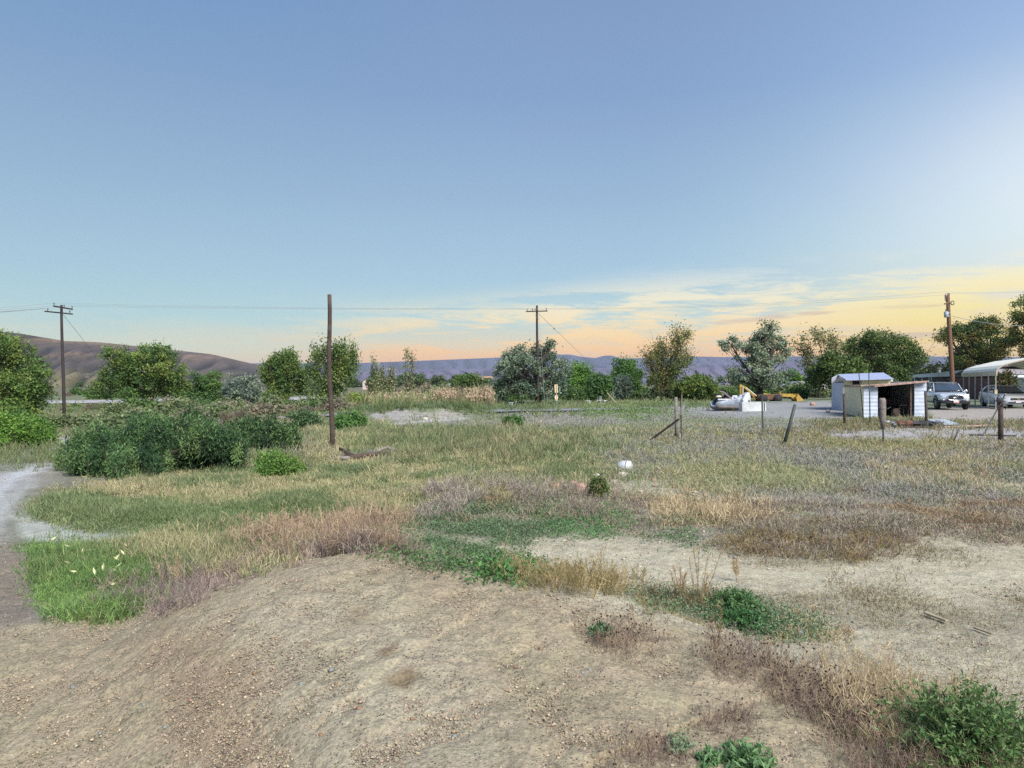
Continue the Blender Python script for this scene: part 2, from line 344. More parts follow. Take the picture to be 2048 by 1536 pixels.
ZONES = [  # polygon, colour, edge softness, wobble (photo px)
    ([(-900, 860), (2900, 860), (2900, 1010), (-900, 1010)], (128, 124, 112), 30, 20),
    ([(1000, 935), (1400, 925), (2900, 940), (2900, 1060), (1700, 1110), (1500, 1110), (1050, 1075), (800, 1060), (850, 1000)], (150, 140, 126), 20, 25),
    ([(780, 832), (1350, 822), (1700, 850), (1640, 875), (1330, 890), (900, 880)], (140, 138, 132), 6, 6),
    (MEADOW, (126, 124, 96), 20, 25),
    ([(100, 1000), (230, 970), (330, 985), (260, 1010), (120, 1035)], (132, 112, 100), 12, 15),
    ([(600, 842), (700, 836), (800, 850), (1000, 868), (1250, 872), (1200, 885), (820, 880), (640, 872)], (130, 130, 98), 6, 8),
    (BARE, (176, 165, 145), 14, 22),
    ([(1400, 1130), (1900, 1120), (2700, 1130), (2700, 1180), (1800, 1165), (1450, 1160)], (150, 136, 110), 16, 22),
    ([(1010, 1090), (1400, 1105), (1500, 1130), (2048, 1120), (2700, 1120), (2700, 1200), (1800, 1185), (1400, 1180), (1150, 1150)], (190, 179, 158), 30, 30),
    ([(1500, 1190), (2048, 1215), (2700, 1230), (2700, 1330), (2000, 1290), (1550, 1240)], (158, 148, 130), 20, 30),
    (TRAIL, (148, 142, 134), 14, 7),
    ([(-900, 1090), (40, 1095), (75, 1130), (90, 1200), (100, 1250), (-900, 1260)], (140, 127, 115), 18, 25),
    ([(15, 1030), (70, 1035), (150, 1058), (330, 1072), (560, 1075), (620, 1085), (480, 1100), (330, 1090), (200, 1095), (60, 1085)], (172, 171, 163), 7, 9),
    ([(-300, 1040), (20, 1000), (60, 960), (75, 962), (30, 1010), (-10, 1070), (-300, 1100)], (172, 170, 168), 7, 7),
    ([(-60, 985), (30, 950), (80, 932), (84, 938), (30, 962), (-60, 1000)], (184, 182, 182), 4, 5),
    ([(85, 878), (165, 872), (165, 893), (95, 900)], (186, 188, 190), 5, 6),
    ([(0, 945), (60, 935), (100, 930), (40, 965), (0, 1005), (-200, 1010)], (184, 182, 186), 10, 10),
    ([(1600, 862), (1800, 852), (2900, 852), (2900, 884), (1850, 888), (1650, 880)], (164, 158, 160), 3, 4),
    ([(1290, 815), (1500, 806), (1660, 802), (1700, 838), (1580, 838), (1480, 835), (1350, 826)], (152, 149, 150), 3, 4),
    ([(1855, 815), (2900, 812), (2900, 846), (1870, 848)], (166, 156, 150), 3, 4),
    ([(735, 826), (800, 818), (860, 830), (800, 842), (735, 840)], (158, 152, 150), 4, 4),
    ([(840, 832), (890, 818), (925, 830), (900, 842), (830, 842)], (160, 152, 146), 4, 4),
    ([(735, 849), (800, 845), (880, 838), (935, 836), (930, 839), (860, 844), (800, 850), (740, 852)], (186, 182, 180), 1.5, 1.5),
    ([(1195, 955), (1300, 958), (1420, 985), (1700, 990), (1620, 1010), (1400, 1005), (1230, 985)], (184, 172, 152), 10, 18),
    ([(1900, 955), (2048, 962), (2700, 960), (2700, 985), (2000, 985), (1900, 970)], (186, 172, 148), 8, 14),
    (MOUND, (162, 147, 124), 12, 10),
    # the smoother, paler crown of the mound and two damp patches
    ([(520, 1190), (640, 1170), (760, 1180), (860, 1230), (960, 1310), (1010, 1380), (1080, 1540), (600, 1540), (560, 1440), (480, 1330), (380, 1240)], (168, 155, 134), 40, 40),
    ([(360, 1235), (450, 1330), (510, 1430), (560, 1536), (440, 1560), (330, 1430), (280, 1320)], (156, 138, 116), 40, 40),
    ([(756, 1298), (790, 1285), (800, 1300), (775, 1316), (758, 1312)], (134, 117, 96), 7, 8),
    ([(778, 1350), (830, 1333), (850, 1350), (815, 1378), (780, 1368)], (136, 118, 97), 7, 8),
    ([(690, 1212), (740, 1215), (735, 1240), (700, 1245)], (150, 134, 112), 12, 10),
]
def outside(x, y):
    """signed distance from the mound's crest line, + beyond it"""
    best = np.full(x.shape, 1e9); sg = np.ones_like(best)
    for (ax, ay, ah), (bx, by, bh) in zip(RIDGE[:-1], RIDGE[1:]):
        ux, uy = bx - ax, by - ay; t = np.clip(((x - ax) * ux + (y - ay) * uy) / (ux * ux + uy * uy), 0, 1); qx, qy = x - ax - ux * t, y - ay - uy * t; d = np.hypot(qx, qy); m = d < best
        best = np.where(m, d, best); sg = np.where(m, np.where(ux * qy - uy * qx > 0, 1, -1), sg)
    return best * sg
def ground_colour(x, y, z):
    u, v = uv_of(x, np.maximum(y, 0.4), z)
    lu = np.clip(u, -3000, 5000); lv = np.clip(v, 700, 3000)
    col = np.tile(lin((116, 122, 98)), (len(x), 1))
    far = ss(y, 60, 300)[:, None]; col = col * (1 - far) + lin((116, 112, 92)) * far
    n1 = fbm(x * 1.7, y * 1.7, 31, 4) * 2; n2 = fbm(x * 1.7 + 40, y * 1.7, 37, 4) * 2
    n3 = fbm(x * 6.0, y * 6.0, 41, 3) * 2
    for poly, c, soft, wob in ZONES:
        m = in_poly(lu + n1 * wob * 2.2, lv + (n2 + 0.6 * n3) * wob, poly, soft)
        m = np.where(y < 0.6, 0, m) if poly is not BARE and poly is not MOUND else np.where(y < 0.6, 1, m)
        m = m[:, None]; col = col * (1 - m) + lin(c) * m
    return col * np.array((0.84, 0.885, 0.86))
def make_ground():
    r = np.concatenate([np.geomspace(0.35, 2.6, 20), np.geomspace(2.62, 9.5, 430), np.geomspace(9.55, 60, 260), np.geomspace(61, 9000, 110)])
    fr = np.linspace(-44, 44, 760); a = np.concatenate([fr, np.linspace(46, 314, 90)]); a = np.radians(a); na = len(a)
    A, RR = np.meshgrid(a, r); x = (RR * np.sin(A)).ravel(); y = (RR * np.cos(A)).ravel()
    z0 = zt(x, y); col = ground_colour(x, y, z0)
    near = 1 - ss(RR.ravel(), 12, 24)
    u, v = uv_of(x, np.maximum(y, 0.4), z0); bare = np.maximum(in_poly(u, v, MOUND, 12), np.where(y < 0.6, 1, 0))
    z = z0 + near * (0.030 * fbm(x * 2.1, y * 2.1, 3, 3) + (0.018 + 0.014 * bare) * fbm(x * 8, y * 8, 7, 3) + 0.011 * fbm(x * 27, y * 27, 9, 3))
    # ruts and ledges scraped across the mound
    rut = fbm((x * 0.8 + y * 0.5) * 3.0, (y * 0.8 - x * 0.5) * 0.6, 51, 3)
    z += near * bare * 0.018 * np.abs(rut)
    z += 0.12 * fbm(x / 5, y / 5, 13, 3) * ss(RR.ravel(), 25, 60)
    V = np.stack([x, y, z], 1)
    n_r = len(r); i = np.arange(n_r - 1)[:, None]; j = np.arange(na)[None, :]; j2 = (j + 1) % na
    Fc = np.stack([(i * na + j), (i * na + j2), ((i + 1) * na + j2), ((i + 1) * na + j)], -1).reshape(-1, 4)
    Fc = Fc[:, ::-1]
    cv = len(V); V = np.vstack([V, [[0, 0, float(zt(0, 0))]]]); col = np.vstack([col, lin((176, 158, 136))[None]])
    m, g, b, o = mat_new('bare_earth')
    vc = g.new('ShaderNodeVertexColor'); vc.layer_name = 'Col'; tc = g.new('ShaderNodeNewGeometry').outputs['Position']
    nA = g.noise(tc, 55, 5, 0.7); nB = g.noise(tc, 9, 6, 0.65); nC = g.noise(tc, 1.3, 5, 0.6)
    k = g.math('ADD', g.math('MULTIPLY', g.math('SUBTRACT', nA, 0.5), 2.0), g.math('ADD', g.math('MULTIPLY', g.math('SUBTRACT', nB, 0.5), 0.95), g.math('MULTIPLY', g.math('SUBTRACT', nC, 0.5), 0.55)))
    k = g.math('ADD', k, 0.97)
    hs = g.new('ShaderNodeHueSaturation'); g.put(hs.inputs['Color'], vc.outputs[0]); g.put(hs.inputs['Value'], k)
    hue = g.math('ADD', 0.5, g.math('MULTIPLY', g.math('SUBTRACT', g.noise(tc, 4.1, 4, 0.6), 0.5), 0.05)); g.put(hs.inputs['Hue'], hue)
    # small dark and pale grit
    vo = g.new('ShaderNodeTexVoronoi'); vo.inputs['Scale'].default_value = 60; g.put(vo.inputs['Vector'], tc)
    grit = g.math('MULTIPLY', g.math('SUBTRACT', 1.0, g.smooth(vo.outputs['Distance'], 0.10, 0.30)), g.smooth(g.noise(tc, 6.0, 4, 0.7), 0.42, 0.58))
    cc = g.mix(g.math('MULTIPLY', grit, 0.8), hs.outputs[0], vo.outputs['Color'], 'MULTIPLY')
    g.put(b.inputs['Base Color'], cc)
    b.inputs['Roughness'].default_value = 0.95; b.inputs['Specular IOR Level'].default_value = 0.15
    hgt = g.math('ADD', g.math('MULTIPLY', nA, 0.5), g.math('ADD', nB, g.math('MULTIPLY', grit, 0.5)))
    bp = g.new('ShaderNodeBump'); bp.inputs['Strength'].default_value = 0.9; bp.inputs['Distance'].default_value = 0.025
    g.put(bp.inputs['Height'], hgt); g.l.new(bp.outputs[0], b.inputs['Normal'])
    me_v = V
    me = bpy.data.meshes.new('ground')
    nq = len(Fc); tri = np.array([[cv, (jj + 1) % na, jj] for jj in range(na)])[:, ::-1]
    me.vertices.add(len(me_v)); me.vertices.foreach_set('co', me_v.astype(np.float32).ravel())
    li = np.concatenate([Fc.ravel(), tri.ravel()]).astype(np.int32)
    me.loops.add(len(li)); me.loops.foreach_set('vertex_index', li)
    me.polygons.add(nq + na)
    me.polygons.foreach_set('loop_start', np.concatenate([np.arange(0, nq * 4, 4), nq * 4 + np.arange(0, na * 3, 3)]).astype(np.int32))
    me.polygons.foreach_set('loop_total', np.concatenate([np.full(nq, 4), np.full(na, 3)]).astype(np.int32))
    me.polygons.foreach_set('use_smooth', np.ones(nq + na, bool)); me.update(calc_edges=True)
    at_ = me.color_attributes.new('Col', 'FLOAT_COLOR', 'POINT'); c4 = np.ones((len(me_v), 4), np.float32); c4[:, :3] = col
    at_.data.foreach_set('color', c4.ravel()); me.materials.append(m)
    ob = bpy.data.objects.new('ground', me); C.objects.link(ob); tag(ob, kind='structure')
make_ground()

# roads: thin sheets laid just above the ground
def road(name, pts, width, mt, lift=0.05, n=60):
    P = [Vector((p[0], p[1], 0)) for p in pts]; V = []; Fc = []
    tt = np.linspace(0, len(P) - 1, n)
    ctr = [P[int(min(t, len(P) - 1.001))].lerp(P[int(min(t, len(P) - 1.001)) + 1], t - int(min(t, len(P) - 1.001))) for t in tt]
    for i, c in enumerate(ctr):
        d = (ctr[min(i + 1, n - 1)] - ctr[max(i - 1, 0)]).normalized(); q = Vector((-d.y, d.x, 0))
        for k in (-1, -0.33, 0.33, 1):
            p = c + q * k * width / 2
            V.append((p.x, p.y, float(zt(p.x, p.y)) + lift + 0.04 * (1 - abs(k))))
    for i in range(n - 1):
        for k in range(3): Fc.append((i * 4 + k, i * 4 + k + 1, (i + 1) * 4 + k + 1, (i + 1) * 4 + k))
    o = mesh_obj(name, V, [tuple(reversed(f)) for f in Fc], mt, smooth=True); tag(o, kind='structure'); return o
ASPH = mat('asphalt', (132, 130, 138), 0.9, var=0.12, scale=1.2, bump_=0.3)
CONC = mat('pale_road', (164, 162, 166), 0.9, var=0.10, scale=0.8)
def rp(u, v):
    x, y, z = ground_at(u, v); return (float(x[0]), float(y[0]))
def rpy(u, y): return ((u - 1024) / F * y, y)
road('road', [rpy(380, 47), rpy(620, 44), rpy(760, 45), rpy(950, 46.5), rpy(1150, 50), rpy(1300, 53)], 3.0, ASPH, 0.10)
hw = road('highway_road', [rpy(-500, 96), rpy(60, 104), rpy(300, 112), rpy(600, 128), rpy(860, 165), rpy(960, 210)], 20.0, CONC, 0.16, 90)

# ------------------------------------------------------------------ hills and mesas
def mat_hill(name, bands, scale, rough=0.95, veg=(72, 80, 62), vegamt=0.6):
    m, g, b, o = mat_new(name)
    ps = g.new('ShaderNodeNewGeometry').outputs['Position']; sp = g.new('ShaderNodeSeparateXYZ'); g.l.new(ps, sp.inputs[0])
    n = g.noise(ps, scale, 6, 0.6); n2 = g.noise(ps, scale * 20, 5, 0.7)
    h = g.math('ADD', g.math('DIVIDE', sp.outputs[2], bands[0]), g.math('MULTIPLY', g.math('SUBTRACT', n, 0.5), 0.25), clamp=True)
    c = g.ramp(h, [(p, lin4(q)) for p, q in bands[1]])
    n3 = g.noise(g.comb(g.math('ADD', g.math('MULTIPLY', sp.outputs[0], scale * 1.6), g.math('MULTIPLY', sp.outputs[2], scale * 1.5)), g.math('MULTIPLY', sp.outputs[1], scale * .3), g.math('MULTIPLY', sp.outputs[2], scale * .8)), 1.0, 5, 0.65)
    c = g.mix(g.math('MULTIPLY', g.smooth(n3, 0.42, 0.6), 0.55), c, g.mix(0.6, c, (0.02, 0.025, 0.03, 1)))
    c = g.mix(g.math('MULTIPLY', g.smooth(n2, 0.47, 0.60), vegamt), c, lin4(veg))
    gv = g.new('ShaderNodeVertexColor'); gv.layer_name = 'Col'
    c = g.mix(g.math('MULTIPLY', gv.outputs[0], 0.85), c, (0.035, 0.036, 0.045, 1))  # dark gully scrub, also painting in the shade the relief lacks
    g.put(b.inputs['Base Color'], c); b.inputs['Roughness'].default_value = rough; b.inputs['Specular IOR Level'].default_value = 0.1
    return m
def ridge(name, us, vs, dist, depth, base_z, mt, gully=1.0, gl=30.0, n=420, rows=60, seed=3, shelf=None, back=400.0, foot=None):
    """a range of hills whose crest stands at photo heights vs over us, at the given distance; real slopes in front and behind"""
    u = np.linspace(us[0], us[-1], n); cv = np.interp(u, us, vs)
    t = np.concatenate([np.linspace(0, 1, rows), 1 + np.linspace(0.06, 1, 10)])
    U, T = np.meshgrid(u, t); H = np.interp(U, u, cv)
    yc = dist; x_c = (U - 1024) / F * yc; zc = EYE + (V0 - H) / F * yc
    y = yc - depth * (1 - np.minimum(T, 1)) + np.maximum(T - 1, 0) * back
    x = x_c * (1 + (y - yc) / yc * 0.35)
    tf = np.minimum(T, 1)
    prof = np.interp(tf, [0, 0.3, 0.5, 0.62, 0.78, 0.9, 1.0], [0, 0.10, 0.30, 0.52, 0.74, 0.93, 1.0]) if shelf is None else np.interp(tf, shelf[0], shelf[1])
    z = base_z + (zc - base_z) * prof
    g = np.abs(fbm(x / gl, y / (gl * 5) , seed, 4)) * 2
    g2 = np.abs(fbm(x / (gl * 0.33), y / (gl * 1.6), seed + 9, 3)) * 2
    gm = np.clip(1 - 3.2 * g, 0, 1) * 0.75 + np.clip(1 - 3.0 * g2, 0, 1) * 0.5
    mid = np.sin(np.pi * np.clip(tf, 0, 1)) ** 0.8
    z = z - gully * mid * ((zc - base_z)) * (0.42 * (1 - g * 1.6) + 0.16 * (1 - g2 * 1.6)) * np.where(T <= 1, 1, 0.3)
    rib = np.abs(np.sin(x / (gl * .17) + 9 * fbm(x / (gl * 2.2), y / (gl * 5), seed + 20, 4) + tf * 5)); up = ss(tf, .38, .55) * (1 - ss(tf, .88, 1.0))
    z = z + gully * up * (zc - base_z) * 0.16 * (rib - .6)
    gm = np.clip(gm * .4 + up * np.clip(1.35 - 1.9 * rib, 0, 1), 0, 1)  # mask of gullies and ribs whose shade is painted dark
    z = z - np.maximum(T - 1, 0) ** 1.5 * (zc - base_z) * 0.8
    y = y + gully * 0.10 * depth * g * mid
    V = np.stack([x, y, z], -1).reshape(-1, 3); rr = len(t)
    i = np.arange(rr - 1)[:, None]; j = np.arange(n - 1)[None, :]
    Fc = np.stack([i * n + j, i * n + j + 1, (i + 1) * n + j + 1, (i + 1) * n + j], -1).reshape(-1, 4)
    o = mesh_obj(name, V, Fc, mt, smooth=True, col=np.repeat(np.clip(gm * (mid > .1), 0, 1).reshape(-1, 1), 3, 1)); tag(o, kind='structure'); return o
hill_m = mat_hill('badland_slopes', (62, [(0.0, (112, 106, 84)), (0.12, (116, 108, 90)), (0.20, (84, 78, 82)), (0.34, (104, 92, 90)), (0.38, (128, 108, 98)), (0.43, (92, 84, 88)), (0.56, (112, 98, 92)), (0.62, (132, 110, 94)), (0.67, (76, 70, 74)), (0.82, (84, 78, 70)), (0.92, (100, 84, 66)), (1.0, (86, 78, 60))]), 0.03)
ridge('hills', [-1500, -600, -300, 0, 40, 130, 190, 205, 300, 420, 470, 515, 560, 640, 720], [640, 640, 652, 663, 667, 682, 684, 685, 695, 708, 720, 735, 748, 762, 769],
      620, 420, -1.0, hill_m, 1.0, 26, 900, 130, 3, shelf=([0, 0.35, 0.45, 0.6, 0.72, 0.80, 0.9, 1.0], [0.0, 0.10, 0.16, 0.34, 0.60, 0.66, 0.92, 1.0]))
mesa_m = mat_hill('mesa_rock_hazed', (260, [(0.0, (96, 96, 112)), (0.5, (86, 88, 108)), (1.0, (80, 84, 106))]), 0.002, veg=(84, 84, 100))  # distance haze partly put into the rock colour as blue-grey
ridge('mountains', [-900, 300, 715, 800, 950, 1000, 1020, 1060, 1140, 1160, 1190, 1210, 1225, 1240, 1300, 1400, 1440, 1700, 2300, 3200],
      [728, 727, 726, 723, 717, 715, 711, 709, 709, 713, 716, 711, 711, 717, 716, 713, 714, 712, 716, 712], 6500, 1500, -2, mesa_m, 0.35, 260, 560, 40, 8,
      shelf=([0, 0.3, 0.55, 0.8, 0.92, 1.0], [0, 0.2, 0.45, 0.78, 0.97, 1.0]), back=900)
mesa2 = mat_hill('low_mesa_rock_hazed', (160, [(0.0, (118, 106, 124)), (1.0, (98, 92, 122))]), 0.003, veg=(100, 96, 110))  # purple of the hazy air also mixed into this rock colour
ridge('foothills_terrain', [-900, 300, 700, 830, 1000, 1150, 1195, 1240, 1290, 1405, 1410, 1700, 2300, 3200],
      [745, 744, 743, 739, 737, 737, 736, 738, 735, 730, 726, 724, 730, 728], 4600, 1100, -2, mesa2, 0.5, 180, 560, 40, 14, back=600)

# the evening air: one closed box of thin haze
hz = bpy.data.materials.new('evening_air'); hz.use_nodes = True; g = NT(hz.node_tree); g.n.clear()
pv = g.new('ShaderNodeVolumePrincipled'); pv.inputs['Color'].default_value = (0.56, 0.66, 0.82, 1); pv.inputs['Density'].default_value = 6.5e-5
pv.inputs['Anisotropy'].default_value = 0.0
go = g.new('ShaderNodeOutputMaterial'); g.l.new(pv.outputs[0], go.inputs['Volume'])
b_ = MB(); b_.box((0, 3000, 148), (24000, 12000, 306)); hz_o = b_.build('haze', hz); tag(hz_o, kind='stuff')
# ------------------------------------------------------------------ plants
RG = np.random.default_rng(11)
def unit(v): return v / np.maximum(np.linalg.norm(v, axis=-1, keepdims=True), 1e-9)
def leaf_quads(P, size, rng, elong=1.7, up=0.0, droop=0.0):
    """kite-shaped leaf faces at P"""
    n = len(P); a = rng.normal(size=(n, 3)); a[:, 2] = a[:, 2] * (1 - 0.3 * abs(up)) + up - droop; a = unit(a)
    b = unit(np.cross(a, rng.normal(size=(n, 3)))); s = np.asarray(size).reshape(-1, 1) * np.ones((n, 1))
    L = a * s * elong * 0.5; W = b * s * 0.5
    return np.stack([P - L, P - L * 0.1 + W, P + L, P - L * 0.1 - W], 1)
def ribbons(A, B, wa, wb, rng):
    """flat strips from A to B"""
    d = unit(B - A); s = unit(np.cross(d, rng.normal(size=d.shape)))
    wa = np.asarray(wa).reshape(-1, 1) * np.ones((len(A), 1)) / 2; wb = np.asarray(wb).reshape(-1, 1) * np.ones((len(A), 1)) / 2
    return np.stack([A - s * wa, A + s * wa, B + s * wb, B - s * wb], 1)
def pick(pal, n, rng, var=0.10, wts=None):
    pal = lin(np.array(pal)); i = rng.choice(len(pal), n, p=wts); c = pal[i]
    return np.clip(c * (1 + rng.normal(size=(n, 1)) * var) * (1 + rng.normal(size=(n, 3)) * var * 0.22), 0.004, 0.9)

def curve_pts(a, b, rng, sag=0.12, n=5):
    a = np.array(a, float); b = np.array(b, float); L = np.linalg.norm(b - a); off = rng.normal(size=3) * L * sag; off[2] = abs(off[2]) * 0.3
    t = np.linspace(0, 1, n)[:, None]
    return a * (1 - t) + b * t + off * np.sin(np.pi * t)
def tree_mesh(seed, H, W, lobes, trunk=0.25, tr=0.14, ncl=130, nleaf=80, ls=0.16, cr=0.5, pal=None, elong=1.5, spike=1.0, lean=0.0, fork=3, depth=0.9, stray=0.0, twigs=0.0, up=0.0, leafb=1.0):
    """a trunk that forks into limbs, each limb to a lobe, twigs to leaf clusters; lobes = (x, z, rx, rz) in half-widths / heights"""
    rng = np.random.default_rng(seed); mb = MB(); Qs = []; Cs = []; Tw = []
    th = H * trunk; base = np.array((0, 0, -0.15)); top = np.array((lean * H * 0.12, 0, max(th, 0.05)))
    if trunk > 0.02:
        cp = curve_pts(base, top, rng, 0.05, 4); mb.tube(cp, np.linspace(tr * 1.25, tr * 0.85, 4), 8)
    limbs = []
    tot = sum(l[2] * l[3] for l in lobes)
    for (lx, lz, rx, rz) in lobes:
        rx *= .86; rz *= .9
        c = np.array((lx * W / 2, rng.uniform(-0.35, 0.35) * W / 2 * depth, lz * H)); start = top if trunk > 0.02 else np.array((rng.normal() * W * 0.05, rng.normal() * W * 0.05, -0.05))
        pts = curve_pts(start, c, rng, 0.10, 6); r0 = tr * (0.55 if trunk > 0.02 else 0.35)
        mb.tube(pts, np.linspace(r0, r0 * 0.35, 6), 6, cap=False)
        k = max(3, int(ncl * rx * rz / tot))
        for q in range(k):
            v = rng.normal(size=3); v /= np.linalg.norm(v); rad = rng.uniform(0.25, 1.0) ** 0.45
            if rng.random() < stray: rad *= rng.uniform(1.05, 1.35)
            p = c + v * rad * np.array((rx * W / 2, rx * W / 2 * depth, rz * H))
            if p[2] < 0.05 * H: p[2] = rng.uniform(0.03, 0.12) * H
            a = pts[rng.integers(2, 6)]; bp = curve_pts(a, p, rng, 0.12, 4)
            rr = max(r0 * 0.28, 0.006); mb.tube(bp, np.linspace(rr, rr * 0.4, 4), 4, cap=False)
            n = int(nleaf * rng.uniform(0.6, 1.4)); s = cr * rng.uniform(0.7, 1.3)
            g = rng.normal(size=(n, 3)) * s * 0.5 * np.array((1, 1, 0.8 * spike)); g[:, 2] += s * 0.25 * (spike - 1)
            Qs.append(leaf_quads(p + g, ls * rng.uniform(0.6, 1.35, n), rng, elong, up)); base_c = pick(pal, 1, rng, 0.10)
            sh = (1 + 0.22 * np.clip(g[:, 2:3] / s, -1, 1)) if False else 1.0
            Cs.append(np.clip(base_c * (1 + rng.normal(size=(n, 1)) * 0.14) * leafb * sh, 0.004, 0.9))
            if twigs:
                m = int(twigs); tp = p + rng.normal(size=(m, 3)) * s * 0.55 * np.array((1, 1, 0.9 * spike)); Tw.append(ribbons(np.repeat(p[None], m, 0), tp + [0, 0, s * 0.3], 0.03, 0.012, rng))
    return mb, np.concatenate(Qs), np.concatenate(Cs), (np.concatenate(Tw) if Tw else None)
def plant(name, label, cat, loc, seed, H, W, lobes, bark=None, crown='crown', wood='trunk', group=None, rz=0.0, **kw):
    e = empty(name, loc, rz, label, cat, group); mb, Q, Cc, Tw = tree_mesh(seed, H, W, lobes, **kw)
    mb.build(wood, bark or BARK, e, smooth=True)
    if Tw is not None: Q = np.concatenate([Q, Tw]); Cc = np.concatenate([Cc, np.tile(lin((110, 98, 84)), (len(Tw), 1))])
    quads_obj(crown, Q, Cc, LEAF, e)
    return e
def tree_px(name, label, u0, u1, vtop, dist, seed, lobes, cat='tree', **kw):
    uc = kw.pop('uc', (u0 + u1) / 2); b = at(uc, dist); b.z = float(zt(b.x, dist)); H = EYE + (V0 - vtop) / F * dist - b.z; W = (u1 - u0) / F * dist
    ref = (u0 + u1) / 2; off = (ref - uc) / F * dist / (W / 2)
    lobes = [(l[0] + off,) + tuple(l[1:]) for l in lobes]
    return plant(name, label, cat, b, seed, H, W, lobes, **kw)
COTTON = [(100, 126, 62), (84, 112, 58), (120, 136, 70), (76, 102, 58)]
DARK = [(80, 112, 60), (92, 122, 62), (70, 100, 58)]
OLIVE = [(126, 142, 116), (112, 130, 108), (142, 154, 126), (96, 118, 96)]
BLUE = [(112, 128, 116), (98, 116, 106), (126, 138, 118)]
BRIGHT = [(96, 136, 56), (112, 146, 64), (82, 122, 54)]
WARM = [(98, 116, 58), (116, 118, 58), (82, 104, 56), (130, 122, 64)]
GREASE = [(78, 108, 66), (60, 90, 56), (106, 132, 80), (50, 74, 50)]
ROUND = [(0, .52, .62, .34), (-.5, .48, .42, .30), (.5, .5, .42, .30), (-.25, .78, .42, .2), (.3, .76, .40, .2)]
cw = dict(ncl=210, nleaf=100, ls=0.14, cr=0.62, pal=COTTON, trunk=0.16)
tree_px('cottonwood_tree', 'tall yellow-green cottonwood at the left edge, left of the utility pole with two crossarms', -130, 108, 652, 52, 101,
        [(-.5, .55, .5, .4), (.1, .60, .5, .34), (.45, .5, .45, .28), (.62, .42, .3, .2), (-.1, .85, .35, .14), (.35, .26, .5, .2), (.15, .80, .3, .14), (.5, .14, .42, .14), (-.1, .2, .5, .18)], **{**cw, 'ls': .11, 'ncl': 300, 'nleaf': 140, 'cr': .55})
tree_px('cottonwood_tree', 'broad bright green cottonwood standing alone, right of the utility pole with two crossarms', 180, 380, 685, 78, 102,
        [(-.25, .62, .42, .26), (.3, .62, .5, .30), (.62, .58, .34, .26), (-.62, .33, .32, .16), (-.45, .52, .4, .2), (.1, .82, .4, .14), (.5, .84, .3, .12), (0, .34, .6, .22), (.55, .34, .4, .2), (-.35, .80, .3, .1)], uc=290, **{**cw, 'ncl': 300, 'nleaf': 120})
tree_px('small_tree', 'small dark green tree between the broad cottonwood and the blue-green shrubs', 372, 450, 738, 84, 103, ROUND, **{**cw, 'pal': DARK, 'ncl': 80, 'trunk': .1})
tree_px('cottonwood_tree', 'full green cottonwood left of the bare wooden post, leaves down to the ground', 514, 618, 698, 84, 104,
        [(0, .28, .5, .24), (-.48, .60, .40, .22), (.2, .66, .46, .26), (-.36, .84, .24, .12), (.1, .84, .24, .13), (.46, .88, .26, .11), (.62, .46, .3, .22), (-.3, .42, .4, .2)], **{**cw, 'spike': 1.25, 'ncl': 240, 'nleaf': 105})
tree_px('cottonwood_tree', 'spiky cottonwood with separate upright tops directly behind the bare wooden post', 602, 722, 684, 80, 105,
        [(-.1, .30, .7, .24), (-.6, .60, .28, .22), (-.25, .75, .24, .2), (.12, .80, .2, .18), (.42, .72, .3, .26), (.7, .66, .26, .22), (.25, .5, .5, .22), (-.55, .84, .12, .1), (.62, .85, .16, .1)], **{**cw, 'spike': 1.9, 'ncl': 210, 'nleaf': 80, 'stray': .12, 'twigs': 3})
tree_px('russian_olive_tree', 'wide grey-green willow-like tree with dark crooked limbs around the middle utility pole', 970, 1142, 676, 68, 106,
        [(-.15, .5, .55, .3), (-.6, .38, .4, .28), (.45, .52, .45, .28), (.15, .86, .16, .12), (.5, .84, .24, .13), (-.35, .68, .4, .18), (.78, .46, .25, .24), (-.75, .18, .3, .14), (.1, .2, .5, .16), (.6, .2, .4, .16)], uc=1076,
        bark=BARK, ncl=230, nleaf=110, ls=.11, cr=.5, pal=OLIVE, trunk=.14, tr=.28, elong=2.2, stray=.1, twigs=2)
tree_px('leafy_tree', 'round green tree just right of the grey-green willow-like tree', 1128, 1188, 722, 84, 107, ROUND, **{**cw, 'pal': BRIGHT, 'ncl': 70})
tree_px('small_tree', 'low dark green tree with a short black trunk near the white junk', 1172, 1226, 750, 76, 108, ROUND, **{**cw, 'pal': DARK, 'ncl': 60, 'ls': .17, 'trunk': .3})
tree_px('leafy_tree', 'dense mid green tree left of the tall sparse elm', 1214, 1292, 715, 86, 109, ROUND, **{**cw, 'pal': [(84, 118, 56), (72, 104, 52)], 'ncl': 100})
tree_px('sparse_elm_tree', 'tall elm with thin spreading twigs at its top against the sunset', 1276, 1390, 655, 75, 110,
        [(-.1, .32, .5, .2), (-.5, .5, .28, .16), (.3, .5, .35, .2), (-.15, .66, .3, .14), (.4, .74, .26, .16), (.66, .86, .22, .1), (.25, .9, .14, .08), (-.7, .62, .18, .1), (.72, .6, .2, .12), (0, .5, .4, .18), (-.2, .8, .14, .08)], uc=1322,
        ncl=190, nleaf=60, ls=.11, cr=.7, pal=WARM + [(92, 112, 52)], trunk=.18, tr=.17, spike=1.4, stray=.25, twigs=7)
tree_px('round_bush', 'big rounded olive-green bush between the sparse elm and the derelict boat', 1346, 1448, 744, 73, 111,
        [(0, .45, .7, .42), (-.5, .35, .4, .3), (.5, .35, .4, .3), (.1, .7, .4, .2)], cat='bush', **{**cw, 'pal': [(88, 110, 52), (104, 120, 58), (76, 98, 50)], 'trunk': 0.0, 'ls': .16, 'cr': .6, 'ncl': 130})
